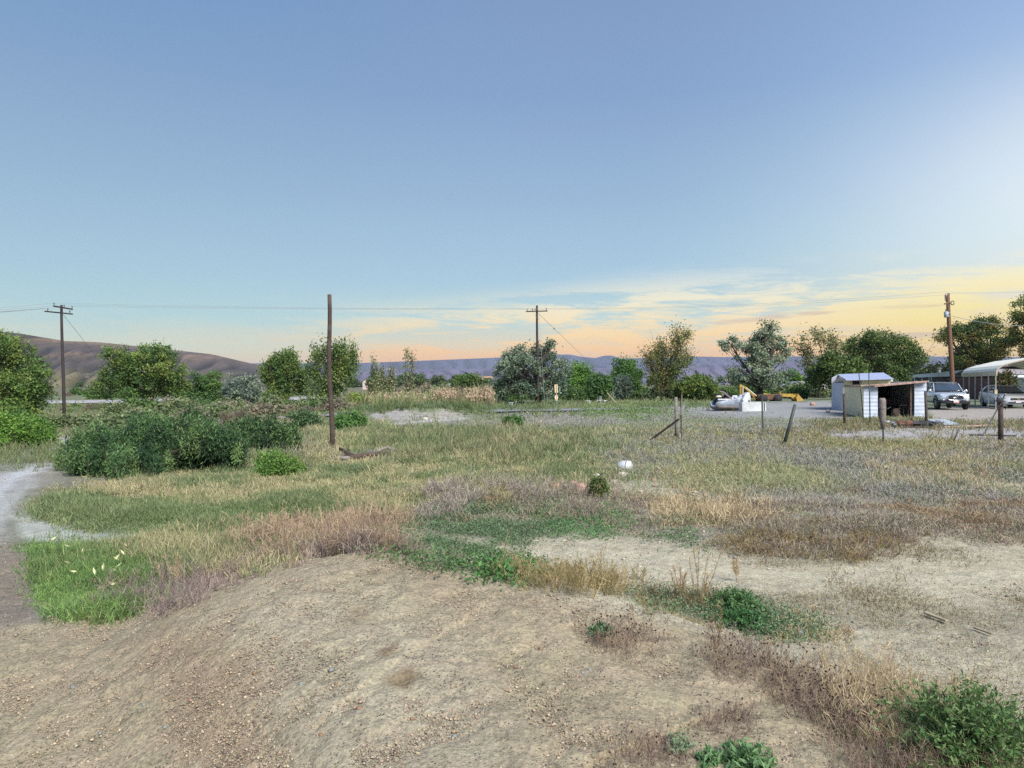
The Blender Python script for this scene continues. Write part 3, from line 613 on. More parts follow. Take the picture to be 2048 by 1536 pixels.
tree_px('russian_olive_tree', 'silvery blue-green tree with a thick dark leaning trunk beside the yellow backhoe', 1436, 1592, 641, 76, 112,
        [(.2, .88, .34, .1), (.5, .74, .42, .14), (-.62, .70, .32, .1), (-.25, .58, .4, .14), (.15, .62, .45, .16), (.35, .46, .5, .14), (-.35, .36, .5, .12), (.1, .3, .5, .12), (.72, .62, .26, .12), (.75, .32, .2, .1), (-.78, .28, .26, .1), (.0, .76, .25, .1), (.2, .2, .3, .08)], uc=1524,
        ncl=230, nleaf=95, ls=.12, cr=.48, pal=OLIVE, trunk=.16, tr=.34, elong=1.9, stray=.15, lean=-.2)
tree_px('leafy_tree', 'smooth bright green rounded tree behind the white camper', 1548, 1608, 735, 125, 113, [(0, .5, .8, .4), (-.4, .45, .5, .3), (.4, .45, .5, .3)], **{**cw, 'pal': BRIGHT, 'ls': .26, 'ncl': 90})
tree_px('sparse_elm_tree', 'airy pale tree with thin twigs behind the small white camper', 1586, 1692, 650, 92, 114,
        [(-.6, .72, .3, .14), (-.2, .8, .3, .12), (.3, .74, .3, .12), (.7, .78, .26, .12), (-.4, .5, .4, .16), (.2, .5, .4, .16), (.6, .55, .3, .14), (0, .3, .5, .14)],
        ncl=150, nleaf=36, ls=.17, cr=.85, pal=[(124, 132, 84), (104, 118, 70), (130, 128, 92)], trunk=.2, tr=.16, spike=1.3, stray=.3, twigs=8)
tree_px('leafy_tree', 'bushy green tree directly behind the metal shed roof', 1612, 1735, 704, 80, 115, ROUND, **{**cw, 'pal': [(88, 112, 58), (100, 120, 62), (80, 100, 58)], 'ncl': 150, 'ls': .18})
tree_px('elm_tree', 'dark domed elm against the orange sky above the shed', 1684, 1850, 660, 98, 116,
        [(-.5, .66, .42, .24), (-.1, .82, .42, .16), (.35, .74, .45, .18), (.72, .56, .3, .16), (-.65, .4, .34, .2), (.1, .5, .5, .2), (-.3, .9, .25, .08), (.3, .3, .6, .2)], **{**cw, 'pal': [(80, 104, 58), (90, 112, 60), (102, 116, 62)], 'ncl': 330, 'nleaf': 120, 'stray': .08, 'cr': .85, 'ls': .17})
tree_px('leafy_tree', 'broad grey-green tree between the shed roof and the utility pole with the transformer', 1742, 1888, 692, 128, 117,
        [(-.3, .62, .5, .26), (.25, .56, .5, .24), (.7, .42, .34, .2), (-.7, .4, .32, .24), (0, .3, .7, .2)], **{**cw, 'pal': [(84, 96, 64), (96, 108, 68), (76, 90, 60)], 'ncl': 200, 'ls': .2, 'cr': .9})
tree_px('elm_tree', 'large dark elm behind the utility pole with the transformer', 1862, 2020, 626, 118, 118,
        [(-.72, .7, .26, .1), (-.5, .78, .2, .08), (-.2, .74, .3, .12), (.25, .8, .3, .14), (.55, .84, .28, .12), (.75, .7, .3, .16), (-.1, .5, .36, .12), (.3, .52, .5, .16), (.1, .3, .7, .18), (-.35, .38, .3, .12), (.6, .3, .4, .18)], uc=1960, **{**cw, 'pal': WARM + [(66, 88, 52)], 'ncl': 380, 'nleaf': 110, 'stray': .08, 'tr': .4, 'cr': .9, 'ls': .19})
tree_px('elm_tree', 'tallest dark elm cut by the right edge of the picture, above the carport', 1990, 2230, 575, 108, 119,
        [(-.5, .76, .34, .16), (-.2, .9, .3, .1), (.3, .8, .4, .16), (-.6, .55, .3, .16), (0, .5, .5, .2), (.6, .5, .4, .2), (-.3, .3, .5, .18), (.4, .28, .5, .16)], **{**cw, 'pal': WARM, 'ncl': 420, 'nleaf': 110, 'tr': .4, 'stray': .1, 'cr': .9, 'ls': .18})
tree_px('small_tree', 'bright green shrubby tree beside the house below the large dark elm', 1832, 1908, 735, 132, 120, ROUND, **{**cw, 'pal': BRIGHT, 'ncl': 70})
tree_px('small_tree', 'dark reddish green small tree under the carport roof, in front of the house', 1990, 2026, 742, 70, 121, ROUND, **{**cw, 'pal': [(86, 96, 52), (98, 84, 56)], 'ncl': 60, 'ls': .15})
# thin poplars behind the reeds
for u0, u1, vt, sd_, lb in [(803, 834, 688, 130, 'tallest thin wispy poplar above the reeds'), (738, 762, 716, 131, 'thin wispy poplar left of the tallest one, rising above a green bush'),
                            (776, 790, 728, 132, 'small thin poplar between the two taller wispy ones'), (760, 770, 736, 133, 'thinnest bare poplar spike beside the green bush')]:
    tree_px('poplar_tree', lb, u0, u1, vt, 72, sd_, [(-.35, .3, .5, .2), (.3, .34, .5, .2), (-.3, .6, .35, .2), (.4, .58, .3, .16), (-.3, .85, .16, .14), (.35, .76, .12, .1)],
            ncl=40, nleaf=26, ls=.12, cr=.35, pal=[(126, 140, 98), (112, 128, 88), (144, 140, 108)], trunk=.5, tr=.05, spike=2.4, twigs=5)
tree_px('round_bush', 'yellow-green bush at the foot of the thin wispy poplars', 735, 778, 748, 75, 134, ROUND, cat='bush', **{**cw, 'pal': COTTON, 'ncl': 60, 'ls': .15, 'cr': .55, 'trunk': 0})
tree_px('round_bush', 'dark green thicket left of the grey-green willow-like tree', 896, 985, 752, 78, 135, ROUND, cat='bush', **{**cw, 'pal': [(92, 118, 54), (72, 98, 50), (84, 92, 56)], 'ncl': 120, 'ls': .16, 'cr': .6, 'trunk': 0})
tree_px('round_bush', 'blue-green silvery shrub between the small dark tree and the full cottonwood', 440, 530, 752, 82, 136, ROUND, cat='bush', **{**cw, 'pal': BLUE, 'ncl': 110, 'ls': .16, 'cr': .6, 'trunk': 0})
tree_px('round_bush', 'small yellow-green bush right of the bare wooden post', 700, 728, 788, 62, 137, ROUND, cat='bush', **{**cw, 'pal': [(118, 140, 56)], 'ncl': 34, 'ls': .12, 'cr': .4, 'trunk': 0})
tree_px('round_bush', 'silver-blue shrub at the foot of the dense mid green tree', 1228, 1262, 752, 78, 138, ROUND, cat='bush', **{**cw, 'pal': BLUE, 'ncl': 60, 'ls': .14, 'cr': .5, 'trunk': 0})
tree_px('round_bush', 'small dark bush in front of the white camper', 1574, 1618, 778, 84, 139, ROUND, cat='bush', **{**cw, 'pal': DARK, 'ncl': 60, 'ls': .15, 'cr': .5, 'trunk': 0})

# shrubs in the middle ground: near ones built one by one
def bush_px(label, u0, u1, vtop, vbase, seed, lobes, pal, ls, ncl, nleaf, cr, name='shrub', dist=None, **kw):
    uc = (u0 + u1) / 2
    if dist is None: x, y, z = ground_at(uc, vbase); dist = float(y[0]) + (u1 - u0) / F * float(y[0]) * 0.25
    kw = {**dict(trunk=0.0, tr=.05, elong=1.8, spike=1.5, up=.5, twigs=2), **kw}
    return tree_px(name, label, u0, u1, vtop, dist, seed, lobes, cat='bush', crown='foliage', wood='stems', ncl=ncl, nleaf=nleaf, ls=ls, cr=cr, pal=pal, **kw)
LOW = [(-.55, .42, .42, .34), (0, .5, .5, .36), (.55, .42, .42, .34), (-.3, .25, .6, .2), (.3, .25, .6, .2)]
big = [(-.88, .16, .18, .16), (-.64, .32, .26, .24), (-.34, .48, .28, .3), (-.08, .66, .2, .26), (.12, .56, .26, .3), (.36, .72, .22, .24), (.6, .52, .26, .3), (.78, .64, .14, .2), (.92, .34, .14, .22), (0, .22, .6, .18), (-.45, .16, .4, .14), (.55, .22, .4, .18)]
bush_px('large sprawling dark green greasewood bush, the widest one in the grass on the left', 88, 484, 840, 962, 201, big, GREASE, .023, 560, 300, .13, depth=.95, dist=15.7, elong=3.2, spike=2.4, up=1.2, stray=.3)
bush_px('rounded green greasewood bush joined to the right end of the widest one', 446, 612, 850, 915, 202, LOW, GREASE, .028, 280, 250, .16, dist=20.0, elong=3.2, spike=2.4, up=1.2, stray=.3)
bush_px('bright yellow-green small bush in the grass left of the bare wooden post', 514, 578, 912, 958, 203, LOW, [(110, 146, 70), (92, 130, 64), (128, 156, 80)], .024, 100, 200, .10, spike=2.2, up=.9)
bush_px('low yellow-green clump beside the small bright bush', 556, 614, 922, 955, 204, LOW, [(112, 144, 66), (96, 128, 62)], .024, 60, 150, .08, spike=2.0, up=.9)
bush_px('bright green leafy shrub mass at the left edge below the cottonwood', -140, 96, 836, 912, 205, big, [(98, 136, 58), (116, 148, 66), (80, 116, 54)], .038, 380, 240, .2, dist=21, stray=.1)
bush_px('dark green shrub just left of the bare wooden post', 584, 640, 826, 868, 206, LOW, [(74, 102, 66), (86, 114, 70)], .06, 90, 90, .2, dist=30)
bush_px('dome-shaped green shrub just right of the bare wooden post', 670, 732, 832, 866, 207, LOW, [(80, 118, 58), (68, 104, 54), (96, 132, 66)], .06, 110, 110, .2, dist=28)
bush_px('green round shrub in the grey weeds below the middle utility pole', 1005, 1044, 834, 854, 208, LOW, [(84, 122, 60), (72, 108, 56)], .055, 70, 90, .14)
bush_px('upright green and brown clump beside the reddish stones', 1176, 1222, 962, 1000, 209, [(0, .45, .6, .4), (-.4, .5, .4, .36), (.4, .5, .4, .36)], [(96, 122, 62), (140, 134, 88), (94, 110, 66)], .018, 60, 70, .06, spike=2.6, up=1.4, elong=3.2)
bush_px('bare purple-grey shrub with dark twigs behind the widest greasewood bush', 430, 500, 816, 856, 210, LOW, [(118, 108, 106), (104, 96, 98)], .03, 60, 10, .2, dist=31, twigs=12)

# many smaller background shrubs: a few shapes, each copied as objects of their own
SAGE = [(108, 122, 84), (94, 110, 74), (122, 132, 92)]; GREEN_S = [(82, 112, 58), (94, 122, 62), (74, 100, 56)]; GREY_S = [(132, 124, 106), (118, 118, 98), (146, 130, 112)]
protos = []
for k, (pal, lb, gp) in enumerate([(SAGE, 'small grey-green sage shrub in the scrub beyond the grass', 'small grey-green sage shrubs'), (GREEN_S, 'small plain green shrub in the scrub beyond the grass', 'small plain green shrubs'), (GREY_S, 'small dusty grey shrub in the scrub beyond the grass', 'small dusty grey shrubs')]):
    for q in range(2):
        protos.append((plant('scrub_bush', lb, 'bush', (0, 0, 0), 300 + k * 7 + q, 1.0, 2.0, LOW, crown='foliage', wood='stems', group=gp, trunk=0.0, tr=.05, ncl=60, nleaf=60, ls=.11, cr=.32, pal=pal, up=.4, spike=1.3, elong=1.6), k))
used = set(); rng = np.random.default_rng(5)
spots = []
for _ in range(125):
    u_ = rng.uniform(-150, 730); spots.append((u_, rng.uniform(54, 92), rng.choice([0, 0, 1, 2]), rng.uniform(.7, 1.5) * (.45 if u_ < 240 else 1)))
for _ in range(45): spots.append((rng.uniform(-120, 620), rng.uniform(130, 200), rng.choice([0, 1, 2]), rng.uniform(1.2, 2.2)))
for _ in range(26): spots.append((rng.uniform(100, 600), rng.uniform(36, 50), rng.choice([0, 0, 2]), rng.uniform(.5, 1.0)))
for _ in range(30): spots.append((rng.uniform(960, 1460), rng.uniform(76, 90), rng.choice([1, 1, 0]), rng.uniform(.9, 1.6)))
for _ in range(45): spots.append((rng.uniform(720, 960), rng.uniform(92, 150), rng.choice([0, 1, 2]), rng.uniform(1.2, 2.0)))
for _ in range(22): spots.append((rng.uniform(1440, 1800), rng.uniform(88, 100), rng.choice([1, 1, 0]), rng.uniform(1.2, 2.2)))
for _ in range(12): spots.append((rng.uniform(2000, 2300), rng.uniform(60, 90), rng.choice([1, 0]), rng.uniform(.9, 1.5)))
for (uu, dd, k, s) in spots:
    cand = [i for i, p in enumerate(protos) if p[1] == k]; i = int(rng.choice(cand)); p = protos[i][0]
    o = p if i not in used else copy_tree(p); used.add(i)
    b = at(uu, dd); o.location = (b.x, b.y, float(zt(b.x, b.y)) - 0.05); o.rotation_euler.z = rng.uniform(0, 6.28); o.scale = (s * rng.uniform(.8, 1.3), s * rng.uniform(.8, 1.3), s * rng.uniform(.7, 1.15))
for i, p in enumerate(protos):
    if i not in used: raise SystemExit('unused shrub')
# the far line of trees on the plain
fp = [plant('distant_tree', 'one of the tiny dark trees in the line on the far plain', 'tree', (0, 0, 0), 400 + q, 6.0, 8.0, ROUND, trunk=.15, tr=.2, ncl=60, nleaf=50, ls=.55, cr=1.2, pal=[(78, 96, 66), (88, 106, 68)], group='tiny trees on the far plain') for q in range(3)]
n_ = 0
for k in range(84):
    uu = rng.uniform(690, 1480) if k < 60 else rng.uniform(-300, 2500); dd = rng.uniform(300, 520); q = k % 3
    if k < 24: uu = rng.uniform(780, 960)
    o = fp[q] if k < 3 else copy_tree(fp[q]); b = at(uu, dd); s = rng.uniform(.5, 1.15)
    o.location = (b.x, b.y, -0.3); o.rotation_euler.z = rng.uniform(0, 6.28); o.scale = (s * rng.uniform(.8, 1.6), s, s)

# ------------------------------------------------------------------ ground vegetation nobody could count
EXCL = [[(1290, 817), (1500, 806), (1670, 802), (1680, 838), (1580, 840), (1480, 837), (1350, 828)], [(1620, 862), (1800, 856), (2600, 856), (2600, 882), (1850, 885), (1660, 879)], [(1855, 812), (2900, 808), (2900, 842), (1870, 845)],
        [(1020, 1098), (1200, 1100), (1400, 1112), (1500, 1132), (1750, 1128), (2048, 1095), (2600, 1090), (2600, 1150), (1800, 1165), (1400, 1170), (1150, 1140)], [(664, 902), (700, 898), (800, 896), (806, 926), (660, 930)], [(712, 846), (728, 826), (800, 815), (900, 815), (945, 838), (900, 850), (800, 854)], [(-200, 1030), (70, 1033), (150, 1056), (330, 1070), (560, 1074), (620, 1086), (480, 1100), (330, 1090), (200, 1096), (60, 1088), (-200, 1090)],
        [(-900, 1000), (0, 975), (60, 945), (110, 925), (135, 940), (75, 985), (45, 1040), (62, 1100), (80, 1180), (110, 1262), (-900, 1290)],
        [(85, 878), (165, 872), (165, 893), (95, 900)], [(1195, 957), (1300, 960), (1420, 987), (1700, 992), (1620, 1008), (1400, 1003), (1230, 985)], [(1900, 957), (2600, 962), (2600, 983), (2000, 983)]]
def poly_pts(poly, n, rng, patch=None, pscale=1.0, thr=0.0, seed=0):
    P = np.asarray(poly, float); lo = P.min(0) - (70, 30); hi = P.max(0) + (70, 30); lo[1] = max(lo[1], 780); U = []; V = []; got = 0
    while got < n:
        u = rng.uniform(lo[0], hi[0], n * 2); v = rng.uniform(lo[1], hi[1], n * 2)
        kx = F * 1.8 / np.maximum(v - V0, 6); wx = (u - 1024) / F * kx
        m = in_poly(u + fbm(wx * 1.1, kx * 1.1, 61, 3) * 80, v + fbm(wx * 1.4 + 9, kx * 1.4, 63, 3) * np.minimum(30, (v - V0) * .25), poly, np.minimum(26, (v - V0) * .2)) > rng.random(len(u))
        for ex in EXCL: m &= in_poly(u + fbm(wx * 2, kx * 2, 65, 3) * 30, v + fbm(wx * 2 + 9, kx * 2, 67, 3) * 16, ex, 8) < rng.random(len(u)) + .12
        u, v = u[m], v[m]; U.append(u); V.append(v); got += len(u)
    u = np.concatenate(U)[:n]; v = np.concatenate(V)[:n]; x, y, z = ground_at(u, v)
    # the near sheet is sampled finely, the far coarsely: fill the gaps between depth steps
    y = y * (1 + rng.uniform(-0.004, 0.004, n)); x = (u - 1024) / F * y; z = zt(x, y)
    if thr: m = fbm(x * pscale, y * pscale, seed, 3) * 2 > thr - 1; x, y, z = x[m], y[m], z[m]
    return np.stack([x, y, z], 1)
def beyond(xa, xb, n, d0, d1, rng):
    """points on the plain just past the mound's crest"""
    x = rng.uniform(xa - .5, xb + .8, n * 12); y = rng.uniform(3.2, 7, n * 12); s = outside(x, y); m = (s > d0) & (s < d1) & (x > xa) & (x < xb) & (fbm(x * 2.2, y * 2.2, 81, 3) * 2 > rng.normal(size=len(x)) * .3 - .15); x, y = x[m][:n], y[m][:n]
    return np.stack([x, y, zt(x, y)], 1)
def tufts(P, k, h, w, spread, pal, rng, rad=0.06, lean=0.0, var=.12, curl=.5, minpx=.55, patchpal=None, pscale=.8, seed=1):
    """k bent blades from each point; a blade is two strips"""
    n = len(P); d = np.hypot(P[:, 0], P[:, 1]); c0 = pick(pal, n, rng, .08)
    if patchpal is not None:
        f = ss(fbm(P[:, 0] * pscale, P[:, 1] * pscale, seed, 3) * 2 + rng.normal(size=n) * .12, -.12, .18)[:, None]; c0 = c0 * (1 - f) + pick(patchpal, n, rng, .08) * f
    A = np.repeat(P, k, 0); A[:, :2] += rng.normal(size=(n * k, 2)) * rad; dd = np.repeat(d, k)
    hm = np.clip(1 + 1.5 * fbm(P[:, 0] * 1.3, P[:, 1] * 1.3, 71, 3) * 2, .4, 1.3)
    hh = np.repeat(h * hm * rng.uniform(.5, 1.4, n), k) * rng.uniform(.45, 1.15, n * k)
    di = rng.normal(size=(n * k, 3)) * spread; di[:, 2] = 1; di[:, 0] += lean; di = unit(di)
    B = A + di * hh[:, None] * .6; dj = di + rng.normal(size=di.shape) * curl * .5; dj[:, 2] -= curl * .25; D = B + unit(dj) * hh[:, None] * .45
    ww = np.maximum(w * rng.uniform(.7, 1.3, n * k), minpx * dd / 740)
    A[:, 2] -= .01
    col = np.clip(np.repeat(c0, k, 0) * (1 + rng.normal(size=(n * k, 1)) * var), .005, .85)
    return np.concatenate([ribbons(A, B, ww, ww * .8, rng), ribbons(B, D, ww * .8, ww * .25, rng)]), np.concatenate([col, np.clip(col * 1.06, 0, .9)])
def twiggy(P, k, h, w, pal, rng, spread=.7, side=5, var=.12, minpx=.5):
    """dry branched weeds: stems with side twigs"""
    n = len(P); c0 = pick(pal, n, rng, .08); A = np.repeat(P, k, 0); A[:, :2] += rng.normal(size=(n * k, 2)) * .02; dd = np.hypot(A[:, 0], A[:, 1])
    hm = np.clip(1 + 1.6 * fbm(P[:, 0] * 1.9, P[:, 1] * 1.9, 73, 3) * 2, .35, 1.3); hh = np.repeat(h * hm * rng.uniform(.5, 1.4, n), k) * rng.uniform(.5, 1.1, n * k); di = rng.normal(size=(n * k, 3)) * spread; di[:, 2] = np.abs(di[:, 2]) * .3 + 1; di = unit(di)
    B = A + di * hh[:, None]; ww = np.maximum(w, minpx * dd / 740); col = np.repeat(c0, k, 0) * (1 + rng.normal(size=(n * k, 1)) * var)
    Q = [ribbons(A, B, ww, ww * .6, rng)]; Cc = [col]
    for s in range(side):
        t = rng.uniform(.25, 1, n * k)[:, None]; S = A + (B - A) * t; e = unit(di * .6 + rng.normal(size=di.shape) * .6 + [0, 0, .25]); L = hh[:, None] * rng.uniform(.15, .4, (n * k, 1))
        Q.append(ribbons(S, S + e * L, ww * .75, ww * .4, rng)); Cc.append(col * (1 + rng.normal(size=(n * k, 1)) * .1))
    return np.concatenate(Q), np.clip(np.concatenate(Cc), .004, .85)
def leafy(P, k, h, size, pal, rng, rad=.07, elong=1.8, var=.14, minpx=.8, up=.5):
    n = len(P); c0 = pick(pal, n, rng, .1); A = np.repeat(P, k, 0); A[:, :2] += rng.normal(size=(n * k, 2)) * rad; A[:, 2] += rng.uniform(0, 1, n * k) ** .8 * np.repeat(h * rng.uniform(.5, 1.3, n), k)
    s = np.maximum(size * rng.uniform(.6, 1.3, n * k), minpx * np.hypot(A[:, 0], A[:, 1]) / 740)
    return leaf_quads(A, s, rng, elong, up), np.clip(np.repeat(c0, k, 0) * (1 + rng.normal(size=(n * k, 1)) * var), .004, .8)
def stuff(name, parts, mt=None):
    Q = np.concatenate([p[0] for p in parts]); Cc = np.concatenate([p[1] for p in parts]); o = quads_obj(name, Q, Cc, mt or BLADE); return tag(o, kind='stuff')
r = np.random.default_rng(77)
TAN = [(174, 166, 128), (160, 154, 116), (188, 176, 136), (146, 148, 102), (150, 138, 112)]; GRN = [(108, 124, 84), (94, 112, 76), (130, 140, 98)]; LUSH = [(94, 124, 70), (110, 136, 80), (80, 108, 64), (132, 138, 92)]
GREYW = [(156, 154, 144), (138, 142, 122), (166, 158, 146), (124, 134, 112), (142, 134, 132)]; MAUVE = [(156, 144, 126), (140, 130, 116), (166, 154, 134), (132, 134, 110), (142, 128, 122)]; RUST = [(146, 124, 98), (134, 114, 92), (158, 138, 108)]; STRAW = [(186, 168, 132), (170, 152, 120), (196, 180, 146)]
stuff('meadow_grass', [
    tufts(poly_pts(MEADOW, 15000, r), 9, .115, .006, .55, GRN, r, patchpal=TAN, pscale=.9, seed=5, rad=.06),
    tufts(poly_pts([(300, 935), (520, 925), (820, 895), (1210, 905), (1240, 950), (1000, 975), (800, 1000), (560, 1000), (330, 975)], 5500, r), 8, .13, .006, .5, TAN, r, patchpal=GRN, pscale=1.2, seed=6),
    tufts(poly_pts([(160, 1030), (330, 1010), (640, 1030), (760, 1040), (620, 1085), (480, 1098), (420, 1060), (250, 1045)], 4200, r), 9, .11, .006, .5, LUSH, r, patchpal=GRN, seed=8),
    tufts(poly_pts([(600, 846), (720, 838), (780, 855), (980, 862), (1250, 880), (1260, 905), (800, 905), (640, 900)], 6500, r), 6, .22, .01, .35, GRN, r, patchpal=TAN, seed=9, pscale=.4),
    tufts(poly_pts([(680, 880), (900, 872), (1140, 872), (1180, 900), (900, 915), (700, 900)], 3000, r, thr=.8, pscale=.8, seed=16), 7, .27, .008, .25, [(118, 126, 88), (104, 112, 80), (138, 138, 100), (146, 138, 112)], r),
    tufts(poly_pts([(-400, 830), (600, 828), (720, 845), (640, 900), (600, 925), (100, 920), (-400, 910)], 7000, r), 6, .22, .012, .4, [(104, 118, 78), (118, 124, 88)], r, patchpal=MAUVE, seed=12, pscale=.3),
    tufts(poly_pts([(-400, 808), (720, 806), (1460, 800), (1460, 818), (720, 828), (-400, 832)], 6000, r), 5, .35, .02, .4, [(96, 116, 70), (108, 120, 80), (92, 108, 76)], r, patchpal=[(126, 130, 92)], seed=13, pscale=.15),
])
stuff('green_grass', [tufts(poly_pts([(80, 1100), (180, 1090), (300, 1108), (350, 1130), (300, 1190), (220, 1222), (130, 1228), (90, 1190), (72, 1130)], 4200, r), 10, .095, .006, .6, LUSH, r, rad=.05, patchpal=[(122, 154, 82), (96, 124, 74)], seed=3, pscale=1.5),
    tufts(poly_pts([(190, 1095), (330, 1080), (480, 1085), (560, 1110), (480, 1130), (380, 1150), (300, 1120)], 2200, r), 8, .13, .006, .4, GRN, r, patchpal=TAN, seed=4),
    tufts(poly_pts([(130, 1070), (330, 1060), (520, 1080), (480, 1100), (200, 1100), (90, 1095)], 1300, r), 7, .07, .006, .5, LUSH, r)])
hd = poly_pts([(110, 1110), (330, 1120), (260, 1180), (120, 1170)], 26, r); hd[:, 2] += r.uniform(.10, .17, 26)
Q1 = leaf_quads(hd, .02, r, 3.5, 1.5); stuff('seeding_grass', [(Q1, pick([(226, 224, 170)], 26, r)), tufts(poly_pts([(110, 1110), (330, 1120), (260, 1180), (120, 1170)], 60, r), 1, .16, .004, .3, [(150, 166, 100)], r)])
stuff('dry_brush_undergrowth', [
    twiggy(poly_pts([(255, 1195), (330, 1160), (430, 1120), (520, 1085), (620, 1065), (760, 1050), (770, 1090), (640, 1098), (520, 1130), (400, 1180), (300, 1215)], 1500, r), 5, .11, .003, [(150, 134, 124), (128, 114, 112), (170, 154, 138)], r, .75, 5),
    twiggy(beyond(-3.0, -.35, 1500, .15, 1.35, r), 5, .14, .003, [(128, 116, 108), (104, 94, 94), (150, 136, 122), (118, 108, 100)], r, .8, 5),
    twiggy(beyond(-2.2, -.7, 420, .2, 1.1, r), 5, .20, .003, [(172, 150, 124), (156, 136, 114)], r, .5, 5),
    leafy(beyond(-.6, .35, 260, .5, 1.2, r), 16, .06, .013, [(80, 108, 66), (94, 120, 76)], r),
    twiggy(beyond(.0, 1.3, 420, .4, 1.0, r), 6, .09, .003, [(150, 136, 92), (126, 118, 80), (168, 148, 108)], r, .8, 5),
    twiggy(poly_pts([(450, 1085), (560, 1055), (760, 1045), (760, 1080), (560, 1100), (470, 1120)], 520, r), 5, .22, .003, [(178, 156, 128), (160, 138, 116)], r, .5, 5),
    twiggy(poly_pts([(800, 1020), (880, 985), (1000, 975), (1090, 985), (1080, 1005), (960, 1010), (850, 1030)], 800, r, thr=.85, pscale=1.4, seed=17), 5, .19, .0035, [(160, 150, 140), (140, 130, 124), (172, 162, 146)], r, .8, 4),
    twiggy(poly_pts([(1060, 985), (1200, 985), (1260, 1010), (1180, 1030), (1080, 1020)], 500, r), 5, .17, .004, MAUVE, r, .7, 4),
    twiggy(poly_pts([(1230, 880), (1400, 870), (1560, 880), (1600, 905), (1400, 920), (1230, 905)], 1500, r), 4, .2, .004, [(156, 154, 148), (140, 142, 134), (158, 154, 126)], r, .6, 3),
    twiggy(poly_pts([(1500, 1080), (1600, 1062), (1780, 1060), (1830, 1085), (1700, 1112), (1500, 1115), (1460, 1100)], 900, r, thr=.85, pscale=1.6, seed=44), 5, .085, .0035, [(142, 126, 88), (152, 134, 98), (124, 112, 84), (134, 116, 104)], r, .9, 5),
    twiggy(poly_pts([(1010, 1140), (1090, 1135), (1220, 1170), (1200, 1178), (1080, 1160)], 240, r), 6, .13, .003, [(150, 136, 92), (126, 118, 80), (168, 148, 108)], r, .55, 5),
])
stuff('grey_weeds', [
    tufts(poly_pts([(1180, 880), (1400, 868), (2500, 885), (2500, 990), (1900, 985), (1500, 990), (1260, 980), (1230, 930)], 15000, r), 7, .17, .006, .7, GREYW, r, rad=.1, patchpal=[(152, 152, 110), (128, 140, 104), (166, 158, 122)], seed=21, pscale=.45, curl=.9),
    tufts(poly_pts([(800, 832), (1330, 818), (1640, 850), (1500, 890), (1250, 900), (1000, 868), (780, 858)], 11000, r), 6, .10, .01, .8, GREYW, r, rad=.15, patchpal=[(128, 132, 104), (140, 150, 110)], seed=22, pscale=.3, curl=.9),
    tufts(poly_pts([(840, 985), (1080, 965), (1300, 985), (1700, 1000), (2500, 985), (2500, 1062), (1800, 1078), (1550, 1100), (1400, 1065), (1100, 1035), (900, 1030)], 9500, r, thr=.88, pscale=1.3, seed=23), 7, .10, .005, .8, MAUVE, r, rad=.07, patchpal=RUST, seed=24, pscale=.7, curl=.9),
    tufts(poly_pts([(1300, 1000), (1480, 1005), (1480, 1040), (1330, 1035)], 500, r), 8, .15, .005, .5, STRAW, r, rad=.05),
    tufts(poly_pts([(1780, 925), (2000, 930), (1960, 965), (1780, 955)], 600, r), 8, .17, .006, .5, STRAW, r, rad=.07),
    tufts(poly_pts([(1440, 1100), (1800, 1085), (2500, 1060), (2500, 1240), (1800, 1240), (1400, 1180)], 3000, r, thr=.95, pscale=.9, seed=25), 6, .045, .004, 1.0, [(150, 140, 110), (136, 128, 104)], r, rad=.06),
    tufts(poly_pts([(1640, 846), (2500, 842), (2500, 854), (1640, 858)], 2500, r), 6, .16, .012, .5, [(118, 122, 84), (140, 130, 100)], r, rad=.15),
    tufts(poly_pts([(1280, 868), (1640, 875), (2100, 890), (1900, 898), (1500, 890)], 2500, r), 6, .15, .008, .5, [(156, 146, 100), (140, 128, 92)], r, rad=.1),
])
stuff('mixed_weeds', [tufts(poly_pts([(100, 960), (500, 900), (1200, 870), (2600, 880), (2600, 1050), (1800, 1075), (1480, 1100), (1400, 1068), (1100, 1050), (760, 1070), (400, 1110), (90, 1060)], 12000, r, thr=.8, pscale=2.2, seed=90), 6, .075, .005, 1.0, MAUVE + GREYW + TAN, r, rad=.08, curl=1.0),
    tufts(poly_pts([(1000, 1070), (2600, 1040), (2600, 1450), (1900, 1400), (1500, 1260)], 1500, r, thr=1.05, pscale=1.7, seed=91), 6, .03, .004, 1.2, TAN + MAUVE, r, rad=.05),
    leafy(poly_pts([(500, 930), (1200, 880), (2600, 900), (2600, 1050), (1100, 1080)], 1500, r, thr=1.0, pscale=1.6, seed=92), 10, .06, .014, [(98, 122, 84), (112, 132, 96)], r)])
CLOVER = [(96, 118, 84), (82, 106, 76), (112, 134, 96)]
